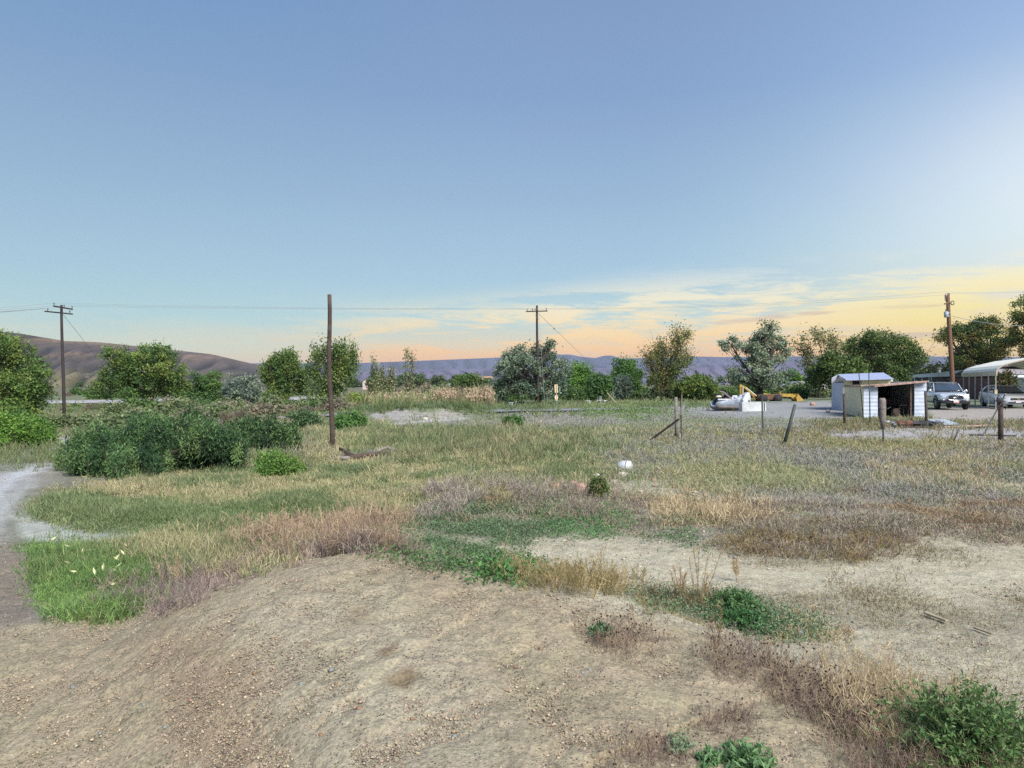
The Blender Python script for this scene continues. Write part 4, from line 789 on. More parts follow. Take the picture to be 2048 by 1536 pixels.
stuff('leafy_undergrowth', [
    leafy(poly_pts([(870, 1035), (940, 1010), (1080, 1010), (1090, 1055), (980, 1062), (900, 1055)], 1500, r, thr=.7, pscale=2.5, seed=14), 16, .08, .014, CLOVER, r),
    leafy(poly_pts([(770, 1062), (860, 1050), (1015, 1080), (1000, 1092), (850, 1085)], 900, r, thr=.9, pscale=2, seed=3), 16, .05, .013, CLOVER, r),
    leafy(poly_pts([(758, 1092), (830, 1088), (905, 1105), (895, 1122), (800, 1108)], 320, r, thr=.8, pscale=3, seed=15), 14, .06, .013, [(80, 108, 66), (94, 120, 76)], r),
    leafy(poly_pts([(925, 1112), (970, 1112), (970, 1122), (925, 1122)], 60, r), 16, .04, .014, [(70, 112, 62)], r),
    leafy(poly_pts([(985, 1128), (1030, 1125), (1030, 1145), (985, 1142)], 90, r), 18, .06, .018, [(66, 104, 58), (82, 122, 66)], r),
    leafy(poly_pts([(1115, 1040), (1200, 1030), (1205, 1060), (1120, 1062)], 320, r), 18, .08, .014, [(80, 120, 70), (92, 130, 78)], r),
    leafy(poly_pts([(1300, 1050), (1345, 1042), (1420, 1070), (1400, 1085), (1320, 1070)], 220, r, thr=.95, pscale=3, seed=6), 16, .07, .014, CLOVER, r),
    leafy(poly_pts([(1350, 1015), (1385, 1015), (1385, 1040), (1350, 1038)], 90, r), 16, .08, .014, CLOVER, r),
    leafy(poly_pts([(1290, 1190), (1440, 1205), (1520, 1225), (1640, 1262), (1560, 1262), (1420, 1228), (1300, 1205)], 900, r), 15, .05, .011, [(108, 132, 100), (86, 116, 78), (128, 140, 106)], r),
    leafy(poly_pts([(1040, 1062), (1480, 1110), (1440, 1240), (1000, 1120)], 260, r, thr=1.0, pscale=3, seed=8), 8, .02, .011, CLOVER, r),
    leafy(poly_pts([(1170, 815), (1330, 808), (1430, 812), (1330, 830), (1180, 836)], 900, r, thr=.9, pscale=.6, seed=9), 10, .3, .05, [(96, 126, 72), (120, 140, 88)], r, rad=.25),
])
# reeds with pale plumes
RP1 = poly_pts([(700, 815), (860, 808), (990, 812), (1000, 826), (700, 830)], 1, r)
def reeds(u0, u1, y0, y1, n, h, plume, seed, stem):
    rr = np.random.default_rng(seed); uu = rr.uniform(u0, u1, n); yy = rr.uniform(y0, y1, n); x = (uu - 1024) / F * yy; P = np.stack([x, yy, zt(x, yy)], 1)
    P = P[fbm(P[:, 0] * .45, P[:, 1] * .3, seed, 3) * 2 > -.35]; hl = 1 + 1.1 * fbm(P[:, 0] * .5, P[:, 1] * .5, seed + 4, 3) * 2; a = tufts(P, 5, h, .03, .14, stem, rr, rad=.2, curl=.3); m = int(len(P) * plume); T = P[:m].copy(); T[:, 2] += (h * np.clip(hl, .5, 1.25) * rr.uniform(.55, 1.1, len(P)))[:m]
    T = np.repeat(T, 6, 0) + rr.normal(size=(m * 6, 3)) * [.10, .10, .14]
    return [a, (leaf_quads(T, .10, rr, 2.2, 1.2), pick([(190, 168, 142), (174, 150, 126), (200, 180, 152)], len(T), rr, .06))]
stuff('reed_undergrowth', reeds(868, 985, 60, 66, 1000, 1.0, .7, 1, [(150, 144, 108), (128, 132, 90), (116, 104, 92)]) + reeds(690, 870, 60, 68, 1100, .85, .15, 2, [(134, 140, 96), (150, 148, 108), (112, 124, 80)]))
# weeds with dark seed heads on the right shoulder of the mound
def headed(poly, n, h, pal, heads, seed, hs=.0085, thr=0, k=3):
    rr = np.random.default_rng(seed); P = poly_pts(poly, n, rr, thr=thr, pscale=2.5, seed=seed); a = twiggy(P, k, h, .0022, pal, rr, .5, 6, minpx=.42)
    m = int(len(P) * heads); T = P[:m] + rr.normal(size=(m, 3)) * [.03, .03, 0]; T[:, 2] += h * rr.uniform(.85, 1.25, m); b_ = []
    for q in range(4): b_.append(leaf_quads(T, hs * rr.uniform(.8, 1.4, m), rr, 1.2))
    return [a] + [(x, pick([(70, 54, 54), (84, 66, 60)], m, rr, .1)) for x in b_]
PUR = [(140, 122, 106), (122, 104, 96), (154, 138, 114), (132, 112, 104)]
stuff('seed_head_weeds', headed([(1410, 1300), (1470, 1285), (1560, 1310), (1660, 1370), (1760, 1450), (1700, 1470), (1600, 1430), (1500, 1370), (1420, 1340)], 460, .075, PUR, .55, 31)
    + headed([(1180, 1265), (1240, 1255), (1310, 1290), (1270, 1310), (1200, 1290)], 130, .08, PUR, .5, 32) + headed([(1700, 1420), (1900, 1500), (1950, 1570), (1700, 1570)], 240, .08, PUR, .15, 33)
    + headed([(1290, 1195), (1420, 1205), (1430, 1230), (1330, 1222)], 160, .10, [(150, 134, 96), (134, 116, 92)], .6, 34)
    + headed([(1400, 1430), (1470, 1440), (1450, 1470), (1400, 1460)], 60, .06, PUR, .2, 35) + headed([(1230, 1490), (1330, 1490), (1330, 1550), (1230, 1550)], 90, .05, PUR, .2, 36))
stuff('straw_undergrowth', [
    twiggy(poly_pts([(1640, 1330), (1780, 1350), (1840, 1420), (1880, 1500), (1740, 1480), (1660, 1400)], 230, r), 6, .12, .0028, STRAW, r, .55, 6, minpx=.42),
    twiggy(poly_pts([(1740, 1400), (1980, 1400), (2040, 1560), (1820, 1560)], 200, r), 5, .12, .0028, [(170, 156, 124), (150, 134, 112)], r, .6, 6, minpx=.42),
    twiggy(poly_pts([(1500, 1225), (1600, 1240), (1680, 1275), (1560, 1268)], 170, r), 6, .10, .003, STRAW, r, .7, 4),
    twiggy(poly_pts([(1520, 1340), (1700, 1330), (1900, 1400), (1700, 1420)], 200, r), 4, .09, .0028, [(160, 144, 116), (146, 130, 112)], r, .7, 5, minpx=.42)])

# single plants that stand out near the camera
def small_plant(name, label, cat, u, v, seed, kind, h, w, **kw):
    x, y, z = ground_at(u, v); P = np.array([[0, 0, 0.0]]); rr = np.random.default_rng(seed); e = empty(name, (float(x[0]), float(y[0]), float(z[0]) - .01), 0, label, cat)
    if kind == 'bushy':
        n = kw.get('n', 160); A = rr.normal(size=(n, 3)) * [w * .12, w * .12, 0]; tip = rr.normal(size=(n, 3)) * [w * .3, w * .3, 0]; tip[:, 2] = h * rr.uniform(.45, 1.05, n) * (1 - np.hypot(tip[:, 0], tip[:, 1]) / w * .7)
        quads_obj('stems', ribbons(A, tip, .003, .002, rr), pick([(110, 116, 76)], n, rr), BLADE, e)
        t = rr.uniform(.15, 1.05, (n, 30))[:, :, None]; L = (A[:, None] + (tip - A)[:, None] * t).reshape(-1, 3) + rr.normal(size=(n * 30, 3)) * .008
        quads_obj('leaves', leaf_quads(L, kw.get('ls', .012) * rr.uniform(.6, 1.3, len(L)), rr, kw.get('el', 2.2), .6), pick(kw['pal'], len(L), rr, .16), LEAF, e)
    else:  # tall dry stalks with feathery side branches
        n = kw.get('n', 7); A = rr.normal(size=(n, 3)) * [.02, .02, 0]; tip = rr.normal(size=(n, 3)) * [w * .35, w * .25, 0]; tip[:, 2] = h * rr.uniform(.6, 1.0, n)
        quads_obj('stems', np.concatenate([ribbons(A, tip, .004, .0025, rr), ribbons(A, tip, .004, .0025, rr)]), pick([(150, 132, 104)], 2 * n, rr), BLADE, e)
        k = 60; t = rr.uniform(.35, 1, (n, k))[:, :, None]; S = (A[:, None] + (tip - A)[:, None] * t).reshape(-1, 3); d = rr.normal(size=S.shape) * [.5, .5, .3] + [0, 0, .8]
        quads_obj('foliage', ribbons(S, S + unit(d) * rr.uniform(.01, .05, (len(S), 1)), .0032, .0022, rr), pick(kw.get('pal', [(182, 156, 120), (168, 146, 110), (170, 140, 84)]), len(S), rr, .1), BLADE, e)  # dry seed branches of the stalks, not leaves
    return e
small_plant('leafy_plant', 'dark green leafy plant sticking up beside the bare dirt, right of the tall dry stalks', 'plant', 1472, 1222, 1, 'bushy', .20, .34, pal=[(70, 108, 66), (88, 126, 76), (104, 132, 84)])
small_plant('leafy_plant', 'low dark green plant at the front of the green strip, left of the grey stone', 'plant', 1490, 1248, 2, 'bushy', .12, .42, pal=[(58, 98, 56), (72, 112, 64)], n=140)
small_plant('leafy_plant', 'large feathery green plant at the bottom right corner', 'plant', 1950, 1520, 3, 'bushy', .32, .50, pal=[(76, 112, 62), (94, 124, 72), (110, 132, 84)], n=420, ls=.008, el=3.0)
small_plant('leafy_plant', 'small green weed at the bottom edge of the mound', 'plant', 1490, 1535, 4, 'bushy', .09, .20, pal=[(92, 126, 82), (108, 140, 94)], n=40, ls=.012, el=3.2)
small_plant('leafy_plant', 'smaller green weed left of the one on the bottom edge of the mound', 'plant', 1422, 1528, 5, 'bushy', .06, .12, pal=[(92, 126, 82), (108, 140, 94)], n=22, ls=.011, el=3.2)
small_plant('leafy_plant', 'tiny green weed among the seed heads on the mound', 'plant', 1205, 1270, 6, 'bushy', .08, .10, pal=[(96, 132, 92)], n=20, ls=.011)
small_plant('leafy_plant', 'pale sparse green sprig on the gravel slope of the mound', 'plant', 1360, 1500, 7, 'bushy', .08, .14, pal=[(128, 150, 116)], n=16, ls=.008)
small_plant('dry_stalks', 'tallest tan dry stalks rising from the green strip', 'plant', 1400, 1212, 8, 'stalks', .52, .32, n=6)
small_plant('dry_stalks', 'short orange-tinted dry stalks left of the tallest stalks', 'plant', 1362, 1205, 9, 'stalks', .34, .24, n=5, pal=[(186, 140, 84), (176, 150, 112)])
small_plant('dry_stalks', 'faint pale dry stalks on the bare dirt right of the tallest stalks', 'plant', 1476, 1165, 10, 'stalks', .28, .14, n=4)
small_plant('dry_stalks', 'single thin dark stalk standing in the seed head weeds', 'plant', 1438, 1335, 11, 'stalks', .36, .05, n=2, pal=[(140, 120, 92), (120, 100, 84)])
small_plant('dry_stalks', 'dark upright stalk in the straw at the bottom right', 'plant', 1856, 1475, 12, 'stalks', .26, .03, n=2, pal=[(104, 88, 78)])
small_plant('dry_stalks', 'pale branching stalk behind the feathery green plant', 'plant', 1915, 1440, 13, 'stalks', .30, .14, n=4, pal=[(176, 160, 124)])
small_plant('dry_stalks', 'thin dry stalks in front of the brown brush, left of the mound crest', 'plant', 352, 1190, 14, 'stalks', .36, .22, n=5, pal=[(184, 160, 128)])
# pebbles and grit
def stones(P, s, pal, rr, flat=.6):
    n = len(P); V = np.array([(1, 0, 0), (-1, 0, 0), (0, 1, 0), (0, -1, 0), (0, 0, 1), (0, 0, -1)], float)[None] * (1 + rr.uniform(-.35, .35, (n, 6, 1)))
    th = rr.uniform(0, 6.28, n); c, sn = np.cos(th), np.sin(th); x = V[..., 0] * c[:, None] - V[..., 1] * sn[:, None]; y = V[..., 0] * sn[:, None] + V[..., 1] * c[:, None]
    z = V[..., 2] * flat + x * rr.uniform(-.3, .3, (n, 1)); V = np.stack([x, y * rr.uniform(.6, 1, (n, 1)), z], -1) * np.asarray(s)[:, None, None] + P[:, None]
    T = np.array([(4, 0, 2), (4, 2, 1), (4, 1, 3), (4, 3, 0), (5, 2, 0), (5, 1, 2), (5, 3, 1), (5, 0, 3)])
    return V.reshape(-1, 3), (np.arange(n)[:, None, None] * 6 + T[None]).reshape(-1, 3), np.repeat(pick(pal, n, rr, .14), 6, 0)
FG = [(-200, 1240), (240, 1222), (500, 1135), (740, 1100), (1000, 1150), (1300, 1215), (1500, 1300), (1800, 1480), (1900, 1640), (-200, 1640)]
P1 = poly_pts(FG, 95000, r); P2 = poly_pts([(1000, 1075), (1480, 1110), (2400, 1080), (2400, 1640), (1850, 1600), (1500, 1330), (1200, 1190)], 16000, r); P3 = poly_pts([(-100, 950), (60, 960), (100, 1250), (-100, 1250)], 2200, r)
P1 = P1[(fbm(P1[:, 0] * 1.6, P1[:, 1] * 1.6, 77, 3) * 2 + r.normal(size=len(P1)) * .55) > -.30]
PP = np.concatenate([P1, P2, P3]); s = np.minimum(.0030 * (1 + r.pareto(2.9, len(PP))), .0125) * np.clip(np.hypot(PP[:, 0], PP[:, 1]) / 5, .8, 1.5)
v_, f_, c_ = stones(PP, s, [(168, 152, 130), (160, 144, 122), (150, 136, 116), (172, 158, 136), (112, 102, 94), (150, 132, 110)], r)
tag(mesh_obj('gravel', v_, f_, STONE_V, col=c_), kind='stuff')
# ------------------------------------------------------------------ poles, posts and wires
WOOD = mat('weathered_wood', (84, 70, 62), 0.9, var=.3, scale=5, c2=(52, 44, 42), bump_=.6)
WOODG = mat('grey_wood', (140, 132, 126), 0.9, var=.25, scale=7, c2=(92, 86, 82), bump_=.6)
POLEM = mat('creosoted_pole', (60, 52, 50), 0.85, var=.3, scale=3, c2=(46, 40, 42), bump_=.5)
POLEW = mat('brown_pole', (112, 82, 58), 0.85, var=.25, scale=3, c2=(96, 72, 56), bump_=.5)
TPOST = mat('green_steel_post', (58, 74, 62), 0.6, var=.25, scale=9, c2=(44, 48, 44)); STEEL = mat('galvanised_steel', (168, 170, 172), 0.45, metal=.6, var=.12, scale=6)
DARKM = mat('dark_metal', (52, 52, 56), 0.6, var=.2, scale=8); WIRE = mat('wire', (110, 118, 126), 0.6, var=.05); PORC = mat('insulator_glaze', (122, 112, 104), 0.35, var=.1)
WHITEP = mat('white_paint', (198, 204, 208), 0.5, var=.10, scale=2, c2=(170, 172, 168)); GREYP = mat('transformer_paint', (150, 164, 172), 0.5, var=.08)
def rel(e, p): return Vector(p) - Vector(e.location)
def pole(label, u0, vtop, ub, d, r, m, arms, group='utility poles'):
    b = at(ub, d); b.z = float(zt(b.x, d)) - .2; t_ = at(u0, d, v=vtop); e = empty('utility_pole', b, 0, label, 'utility pole', group)
    h = t_ - b; mb = MB(); mb.tube([Vector((0, 0, 0)) + h * k / 6 + Vector((.02 * math.sin(k), 0, 0)) for k in range(7)], [r * (1 - .045 * k) for k in range(7)], 12); mb.build('shaft', m, e, True)
    for (p0, p1, ins) in arms:
        a = MB(); p0, p1 = rel(e, p0), rel(e, p1); a.tube([p0, p1], .065, 4); ao = a.build('crossarm', m, e)
        for k in ins:
            q = p0.lerp(p1, k); i = MB(); i.tube([q + Vector((0, 0, .04)), q + Vector((0, 0, .14)), q + Vector((0, 0, .2)), q + Vector((0, 0, .26))], [.02, .03, .06, .035], 8); i.build('insulator', PORC, ao, True)
    return e, h
def arm3(d, u, v, vec, half): c = at(u, d, v=v); vv = Vector(vec).normalized() * half; return c - vv, c + vv
UA = arm3(54.9, 126.5, 615.5, (0, 1, .0), 1.15); LA = arm3(54.9, 118, 625.5, (.31, .95, .0), 1.15)
pl, _ = pole('dark utility pole with two crossarms standing on the left in front of the badland hill', 123, 610, 128.5, 55, .125, POLEM, [(*UA, (.02, .55, .98)), (*LA, (.1, .9))])
MA_ = arm3(66.4, 1073.5, 622.5, (1, -.25, 0), .98); pm, _ = pole('dark utility pole with one crossarm rising through the grey-green willow-like tree', 1074, 611, 1076, 66.5, .13, POLEM, [(*MA_, (.3, .42, .95, .05))])
mb = MB(); c = at(1076, 66.4, v=640) - pm.location; mb.tube([at(1067, 66.3, v=624) - pm.location, c], .012, 4); mb.tube([at(1081, 66.3, v=624) - pm.location, c], .012, 4); mb.build('arm_brace', STEEL, pm)
pr, hr = pole('brown leaning utility pole with a grey transformer can behind the pickup truck', 1895.5, 587, 1907, 57.5, .19, POLEW, [(at(1894, 57.3, v=606), at(1889, 57.0, v=608), ())])
def onp(u, v, d=57.3): return at(u, d, v=v) - pr.location
mb = MB(); mb.tube([onp(1892.6, 635), onp(1892.6, 634), onp(1892.4, 624), onp(1892.4, 623)], [.12, .165, .165, .10], 12); tf = mb.build('transformer_can', GREYP, pr, True)
mb = MB(); mb.tube([onp(1891.5, 623.5), onp(1891.3, 618)], [.05, .03], 6); mb.tube([onp(1893.8, 623.5), onp(1893.8, 620)], [.04, .025], 6); mb.build('bushing', PORC, tf)
mb = MB(); mb.box(tuple(onp(1897, 626)), (.28, .06, .06)); mb.box(tuple(onp(1897, 632)), (.28, .06, .06)); mb.build('bracket', STEEL, pr)
mb = MB(); mb.tube([onp(1894, 588), onp(1891.5, 591), onp(1890.6, 595), onp(1890.8, 602)], [.06, .09, .05, .035], 6); mb.build('fuse_cutout', PORC, pr)
mb = MB(); ring = [onp(1905 + 3.1 * math.cos(a), 606 + 4 * math.sin(a)) for a in np.linspace(0, 6.0, 14)]; mb.tube(ring, .035, 5); mb.tube([onp(1899, 606), onp(1902, 606)], .03, 5); mb.build('wire_coil', DARKM, pr)
def wire(label, a, b, sag, r=.008, n=24, cat='power line', group='power lines'):
    P = [a.lerp(b, k / n) - Vector((0, 0, sag * 4 * (k / n) * (1 - k / n))) for k in range(n + 1)]; mb = MB(); mb.tube(P, r, 4, False); o = mb.build('power_line', WIRE); return tag(o, label, cat, group)
off = Vector((0, 0, .22))
ends_l = [UA[0] + off, UA[0].lerp(UA[1], .55) + off, UA[1] + off]; ends_m = [MA_[0].lerp(MA_[1], k) + off for k in (.05, .42, .95)]; tr_ = at(1895, 57.4, v=588) + off * .3
for k, nm in enumerate(('far', 'middle', 'near')):
    wire('thin overhead wire across the sky between the left and middle utility poles', ends_l[k], ends_m[k], .12)
for k in (0, 2): wire('thin overhead wire from the middle utility pole toward the leaning pole with the transformer', ends_m[k], tr_ + Vector((0, 0, .12 * (k - 1))), .35)
wire('thin overhead wire leaving the transformer pole across the orange sky at the right edge', tr_, at(2500, 50, v=552), .3)
for k, (vv, zz) in enumerate(((615, 0), (618, 0), (621, 0))): wire('upper thin wires leading out of the picture from the left utility pole', ends_l[k], at(-260, 50, v=625 + 3 * k), .15)
for k in range(2): wire('lower pair of thin wires leading out of the picture from the left utility pole', LA[0] + off, at(-260, 47, v=629 + 5 * k), .15, .02)
wire('pale service wire sagging from the transformer pole in front of the dark elm', at(1903, 57.3, v=632), at(2300, 60, v=600), 1.35, .022)
wire('thin guy wire slanting down right of the left utility pole', at(127, 54.8, v=630), at(230, 66, v=760), 0, .012)
g_ = wire('guy wire with an insulator slanting down to the right of the middle utility pole', at(1077, 66.3, v=627), at(1262, 80, v=805), 0, .014)
mb = MB(); p = at(1077, 66.3, v=627).lerp(at(1262, 80, v=805), .145); mb.ball(tuple(p), (.07, .07, .09)); mb.build('insulator', PORC, g_)
wire('short steep guy wire close beside the middle utility pole', at(1078, 66.2, v=630), at(1089, 62, v=800), 0, .012)
wire('thin guy wire with a ball running down left from the transformer pole', at(1897, 57.3, v=640), at(1800, 64, v=790), 0, .012)

# the bare post in the grass
x, y, z = ground_at(665, 896); b = Vector((float(x[0]), float(y[0]), float(z[0]))); d = float(y[0]); e = tag(empty('wooden_post', b - Vector((0, 0, .2)), 0), 'tall bare wooden post without any wires, standing in the grass beside a fallen branch', 'post')
mb = MB(); T_ = at(658.5, d, v=589) - b; mb.tube([Vector((0, 0, 0)) + T_ * k / 10 + Vector((.018 * math.sin(k * .9) - .03 * math.sin(k * .31), 0, .2 * (1 if k else 0))) for k in range(11)], [.072 - .0016 * k for k in range(11)], 14); mb.build('shaft', WOOD, e, True)
x_ = MB(); x_.ball((0, 0, .2), (.11, .1, .05)); x_.build('earth_collar', WOOD, e, True)

# fence posts
def fpost(label, ut, vt, ub, vb, w_, m, kind='round', cat='fence post', group='old fence posts', name='fence_post'):
    x, y, z = ground_at(ub, vb); d = float(y[0]); b = Vector((float(x[0]), d, float(z[0]))); e = empty(name, b, 0, label, cat, group); T_ = at(ut, d, v=vt) - b; mb = MB()
    if kind == 'round': mb.tube([-T_ * .05, T_ * .5 + Vector((.012, 0, 0)), T_], [w_, w_ * .95, w_ * .85], 10)
    elif kind == 'tee':
        M = T_.to_track_quat('Z', 'Y').to_matrix().to_4x4(); L = T_.length; mb.box((0, 0, L / 2 - .05), (w_, w_ * .14, L + .1), M); mb.box((0, w_ * .4, L / 2 - .05), (w_ * .14, w_ * .66, L + .1), M)
        for k in range(int(L / .06)): mb.box((0, -w_ * .12, .06 * k + .05), (w_ * .25, w_ * .12, .02), M)
    else:
        M = T_.to_track_quat('Z', 'Y').to_matrix().to_4x4(); L = T_.length; mb.box((0, 0, L / 2 - .05), (w_ * 2, w_, L + .1), M)
    mb.build('shaft', m, e, kind == 'round'); return e, b, T_, d
fpost('thick weathered grey wooden fence post holding the slanting brace board', 1351.5, 794, 1353, 882, .06, WOODG)
e, b, T_, d = fpost('dark steel fence post standing right against the thick grey wooden post', 1361, 800, 1362, 880, .05, TPOST, 'tee')
mb = MB(); mb.tube([at(1363.5, d - .05, v=789) - b, at(1361.5, d - .05, v=830) - b], .022, 6); mb.build('pipe', WOODG, e)
x, y, z = ground_at(1292, 884); b = Vector((float(x[0]), float(y[0]), float(z[0]) - .03)); e = empty('brace_board', b, 0, 'dark slanting brace board leaning on the thick grey wooden post', 'board'); mb = MB(); mb.tube([(0, 0, 0), at(1358, 22.0, v=838) - b], .045, 4); mb.build('board', WOOD, e)
e, b, T_, d = fpost('straight steel fence post in front of the white chest freezer', 1523, 789, 1525, 872, .055, TPOST, 'tee')
mb = MB(); mb.box(tuple(at(1523, d, v=790) - b), (.2, .03, .05)); mb.build('cap', TPOST, e)
fpost('dark green fence post leaning far to the right in the grey weeds', 1590, 809, 1567, 891, .05, TPOST, 'round')
fpost('dark wooden fence post left of the cream shed wall', 1687.5, 787, 1689, 852, .055, WOOD)
e, b, T_, d = fpost('steel fence post topped by a weathered wooden stub, before the dark shed opening', 1765, 835, 1766, 889, .05, TPOST, 'tee')
mb = MB(); q = lambda u, v: at(u, d - .05, v=v) - b
mb.tube([q(1765.5, 858), q(1765, 838), q(1764.5, 815), q(1764.5, 800), q(1764.5, 796)], [.05, .09, .105, .10, .07], 9); mb.build('wooden_stub', WOODG, e, True)
mb = MB(); mb.tube([q(1759, 812), q(1757, 825), q(1759, 838), q(1763, 842)], .012, 5); mb.tube([q(1769, 812), q(1775, 818), q(1781, 814)], .014, 5); mb.build('wire_loop', DARKM, e)
fpost('wooden fence post at the right corner of the shed, in front of the pickup truck', 1850.5, 782, 1852.5, 852, .06, WOOD)
e, b, T_, d = fpost('thick brown fence post with a tangle of wire on top, before the white sedan', 2000.5, 797, 2001, 888, .075, WOOD)
mb = MB(); rr = random.Random(4)
for k in range(14):
    a = q = Vector((rr.uniform(-.13, .13), rr.uniform(-.08, .08), T_.z - rr.uniform(-.02, .28))); mb.tube([a, a + Vector((rr.uniform(-.16, .16), rr.uniform(-.1, .1), rr.uniform(-.12, .12))), a + Vector((rr.uniform(-.1, .1), 0, rr.uniform(-.2, .1)))], .012, 4)
mb.build('wire_tangle', DARKM, e)
x, y, z = ground_at(1969, 866); b = Vector((float(x[0]), float(y[0]), float(z[0]) - .02)); e = empty('steel_pipe', b, 0, 'pale steel pipe leaning against the thick brown fence post', 'pipe'); mb = MB(); mb.tube([(0, 0, 0), at(2010.5, 21.9, v=788) - b], .022, 8); mb.build('pipe', STEEL, e, True)
fpost('short dark rod leaning right out of the gravel near the scattered boards', 1917, 857, 1904, 888, .018, DARKM, 'round', cat='rod', group=None, name='steel_rod')
for ut, ub, vb, lb in ((1717.5, 1727, 838, 'tall thin dark pipe leaning against the corner of the cream shed wall'), (1737.5, 1740, 846, 'tall thin dark upright pipe in front of the white shed panel')):
    fpost(lb, ut, 744, ub, vb, .026, TPOST, 'round', cat='pipe', group=None, name='standing_pipe')
# crossing markers
e = empty('road_sign', at(1112, 60), 0, 'thin roadside marker with a cream striped plate above a cream diamond', 'sign')
q = lambda u, v, dd=60: at(u, dd, v=v) - e.location
SIGN = mat('sign_back', (232, 214, 184), 0.5, var=.06); SIGNB = mat('sign_frame', (150, 104, 60), 0.6, var=.1)
mb = MB(); mb.tube([q(1113.5, 818), q(1112.5, 768)], .025, 6); mb.build('post', STEEL, e)
mb = MB()
for ua, ub in ((1109.2, 1111.2), (1113, 1115)): mb.hexa([q(ua + .6, 785.6, 59.9), q(ub + .3, 785.6, 59.9), q(ub + .3, 785.6, 59.93), q(ua + .6, 785.6, 59.93), q(ua, 769, 59.9), q(ub, 769, 59.9), q(ub, 769, 59.93), q(ua, 769, 59.93)])
mb.build('striped_plate', SIGN, e); mb = MB(); mb.hexa([q(1111.5, 785, 59.95), q(1113.2, 785, 59.95), q(1113.2, 785, 59.97), q(1111.5, 785, 59.97), q(1111.1, 768.6, 59.95), q(1112.9, 768.6, 59.95), q(1112.9, 768.6, 59.97), q(1111.1, 768.6, 59.97)]); mb.build('stripe', SIGNB, e)
mb = MB(); dp = [(1112.8, 786.3), (1116, 794.5), (1114.4, 801), (1112, 801.8), (1109.2, 795)]; n = len(dp)
mb.add([q(a, b, 59.9) for a, b in dp] + [q(a, b, 59.93) for a, b in dp], [tuple(reversed(range(n))), tuple(range(n, 2 * n))] + [(i, (i + 1) % n, (i + 1) % n + n, i + n) for i in range(n)]); mb.build('diamond_plate', SIGN, e)
mb = MB(); mb.tube([q(1112.7, 788, 59.88), q(1112.9, 800.5, 59.88)], .022, 4); mb.build('stripe', SIGNB, e)

# ------------------------------------------------------------------ sheds
CREAM = mat_siding('cream_siding', (226, 216, 182), .085, c2=(208, 196, 162), dirt=(100, 92, 76)); WHITE_S = mat_siding('white_ribbed_sheet', (184, 194, 210), .20, sharp=False, c2=(164, 174, 190), depth=.04, dirt=(96, 100, 108))
BLUE_S = mat_siding('grey_blue_siding', (188, 194, 206), .085, c2=(176, 182, 196)); ROOFM = mat_siding('blue_grey_sheet_roof', (158, 168, 196), .25, 'X', sharp=False, c2=(140, 150, 178), rough=.5)
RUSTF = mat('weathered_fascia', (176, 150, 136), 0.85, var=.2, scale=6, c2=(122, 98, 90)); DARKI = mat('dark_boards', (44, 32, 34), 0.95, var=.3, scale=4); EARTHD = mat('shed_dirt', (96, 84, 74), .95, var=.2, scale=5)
Z0 = -.06
def W(u, d): v_ = at(u, d); return (v_.x, v_.y)
def lift(o, p): return (o[0] - p[0], o[1] - p[1])
o0 = at(1727, 38.7); sx, sy = o0.x, o0.y; e = empty('open_shed', (sx, sy, 0), 0, 'low open-fronted metal shed with a dark interior and white ribbed front panels', 'shed')
L = lambda u, d: (W(u, d)[0] - sx, W(u, d)[1] - sy)
hz_ = lambda v, d: EYE + (V0 - v) / F * d
FD = 38.7; dl = 42.6
A = L(1727, FD); B = L(1755, FD); D_ = L(1828.5, FD); E_ = L(1852, FD); Lb = L(1689, dl); Rb = (E_[0] + .35, E_[1] + 4.3)
mb = MB(); mb.wall(A, Lb, Z0, hz_(771.5, FD), .05, z1b=hz_(771.5, dl)); mb.build('side_wall', CREAM, e)
mb = MB(); mb.wall(A, B, Z0, hz_(771, FD), .05, z1b=hz_(770, FD)); mb.build('front_panel', WHITE_S, e)
mb = MB(); mb.wall(D_, E_, Z0 + .03, hz_(762.5, FD), .05); mb.build('front_panel', WHITE_S, e)
mb = MB(); mb.wall(E_, Rb, Z0, hz_(762.5, FD), .05); mb.build('side_wall', WHITE_S, e)
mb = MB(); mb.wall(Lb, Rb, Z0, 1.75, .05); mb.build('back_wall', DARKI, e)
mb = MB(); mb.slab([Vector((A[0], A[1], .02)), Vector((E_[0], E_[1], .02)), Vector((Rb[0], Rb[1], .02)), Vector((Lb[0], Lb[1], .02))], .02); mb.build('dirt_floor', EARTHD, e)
mb = MB(); q = [Vector((L(1721, 38.4)[0], L(1721, 38.4)[1], hz_(770.6, 38.4))), Vector((L(1857, 38.4)[0], L(1857, 38.4)[1], hz_(761, 38.4))), Vector((Rb[0] + .1, Rb[1] + .1, 1.84)), Vector((Lb[0] - .05, Lb[1] + .1, hz_(772, dl)))]; mb.slab(q, .05); mb.build('roof', RUSTF, e)
mb = MB(); mb.tube([(q[0][0] + .7, q[0][1] - .03, q[0][2] - .05), (q[1][0], q[1][1] - .03, q[1][2] - .05)], .05, 4); mb.build('fascia_board', RUSTF, e)
mb = MB(); mb.wall(L(1821, 38.9), L(1824, 38.85), 0, 1.65, .06); mb.build('door_post', RUSTF, e)
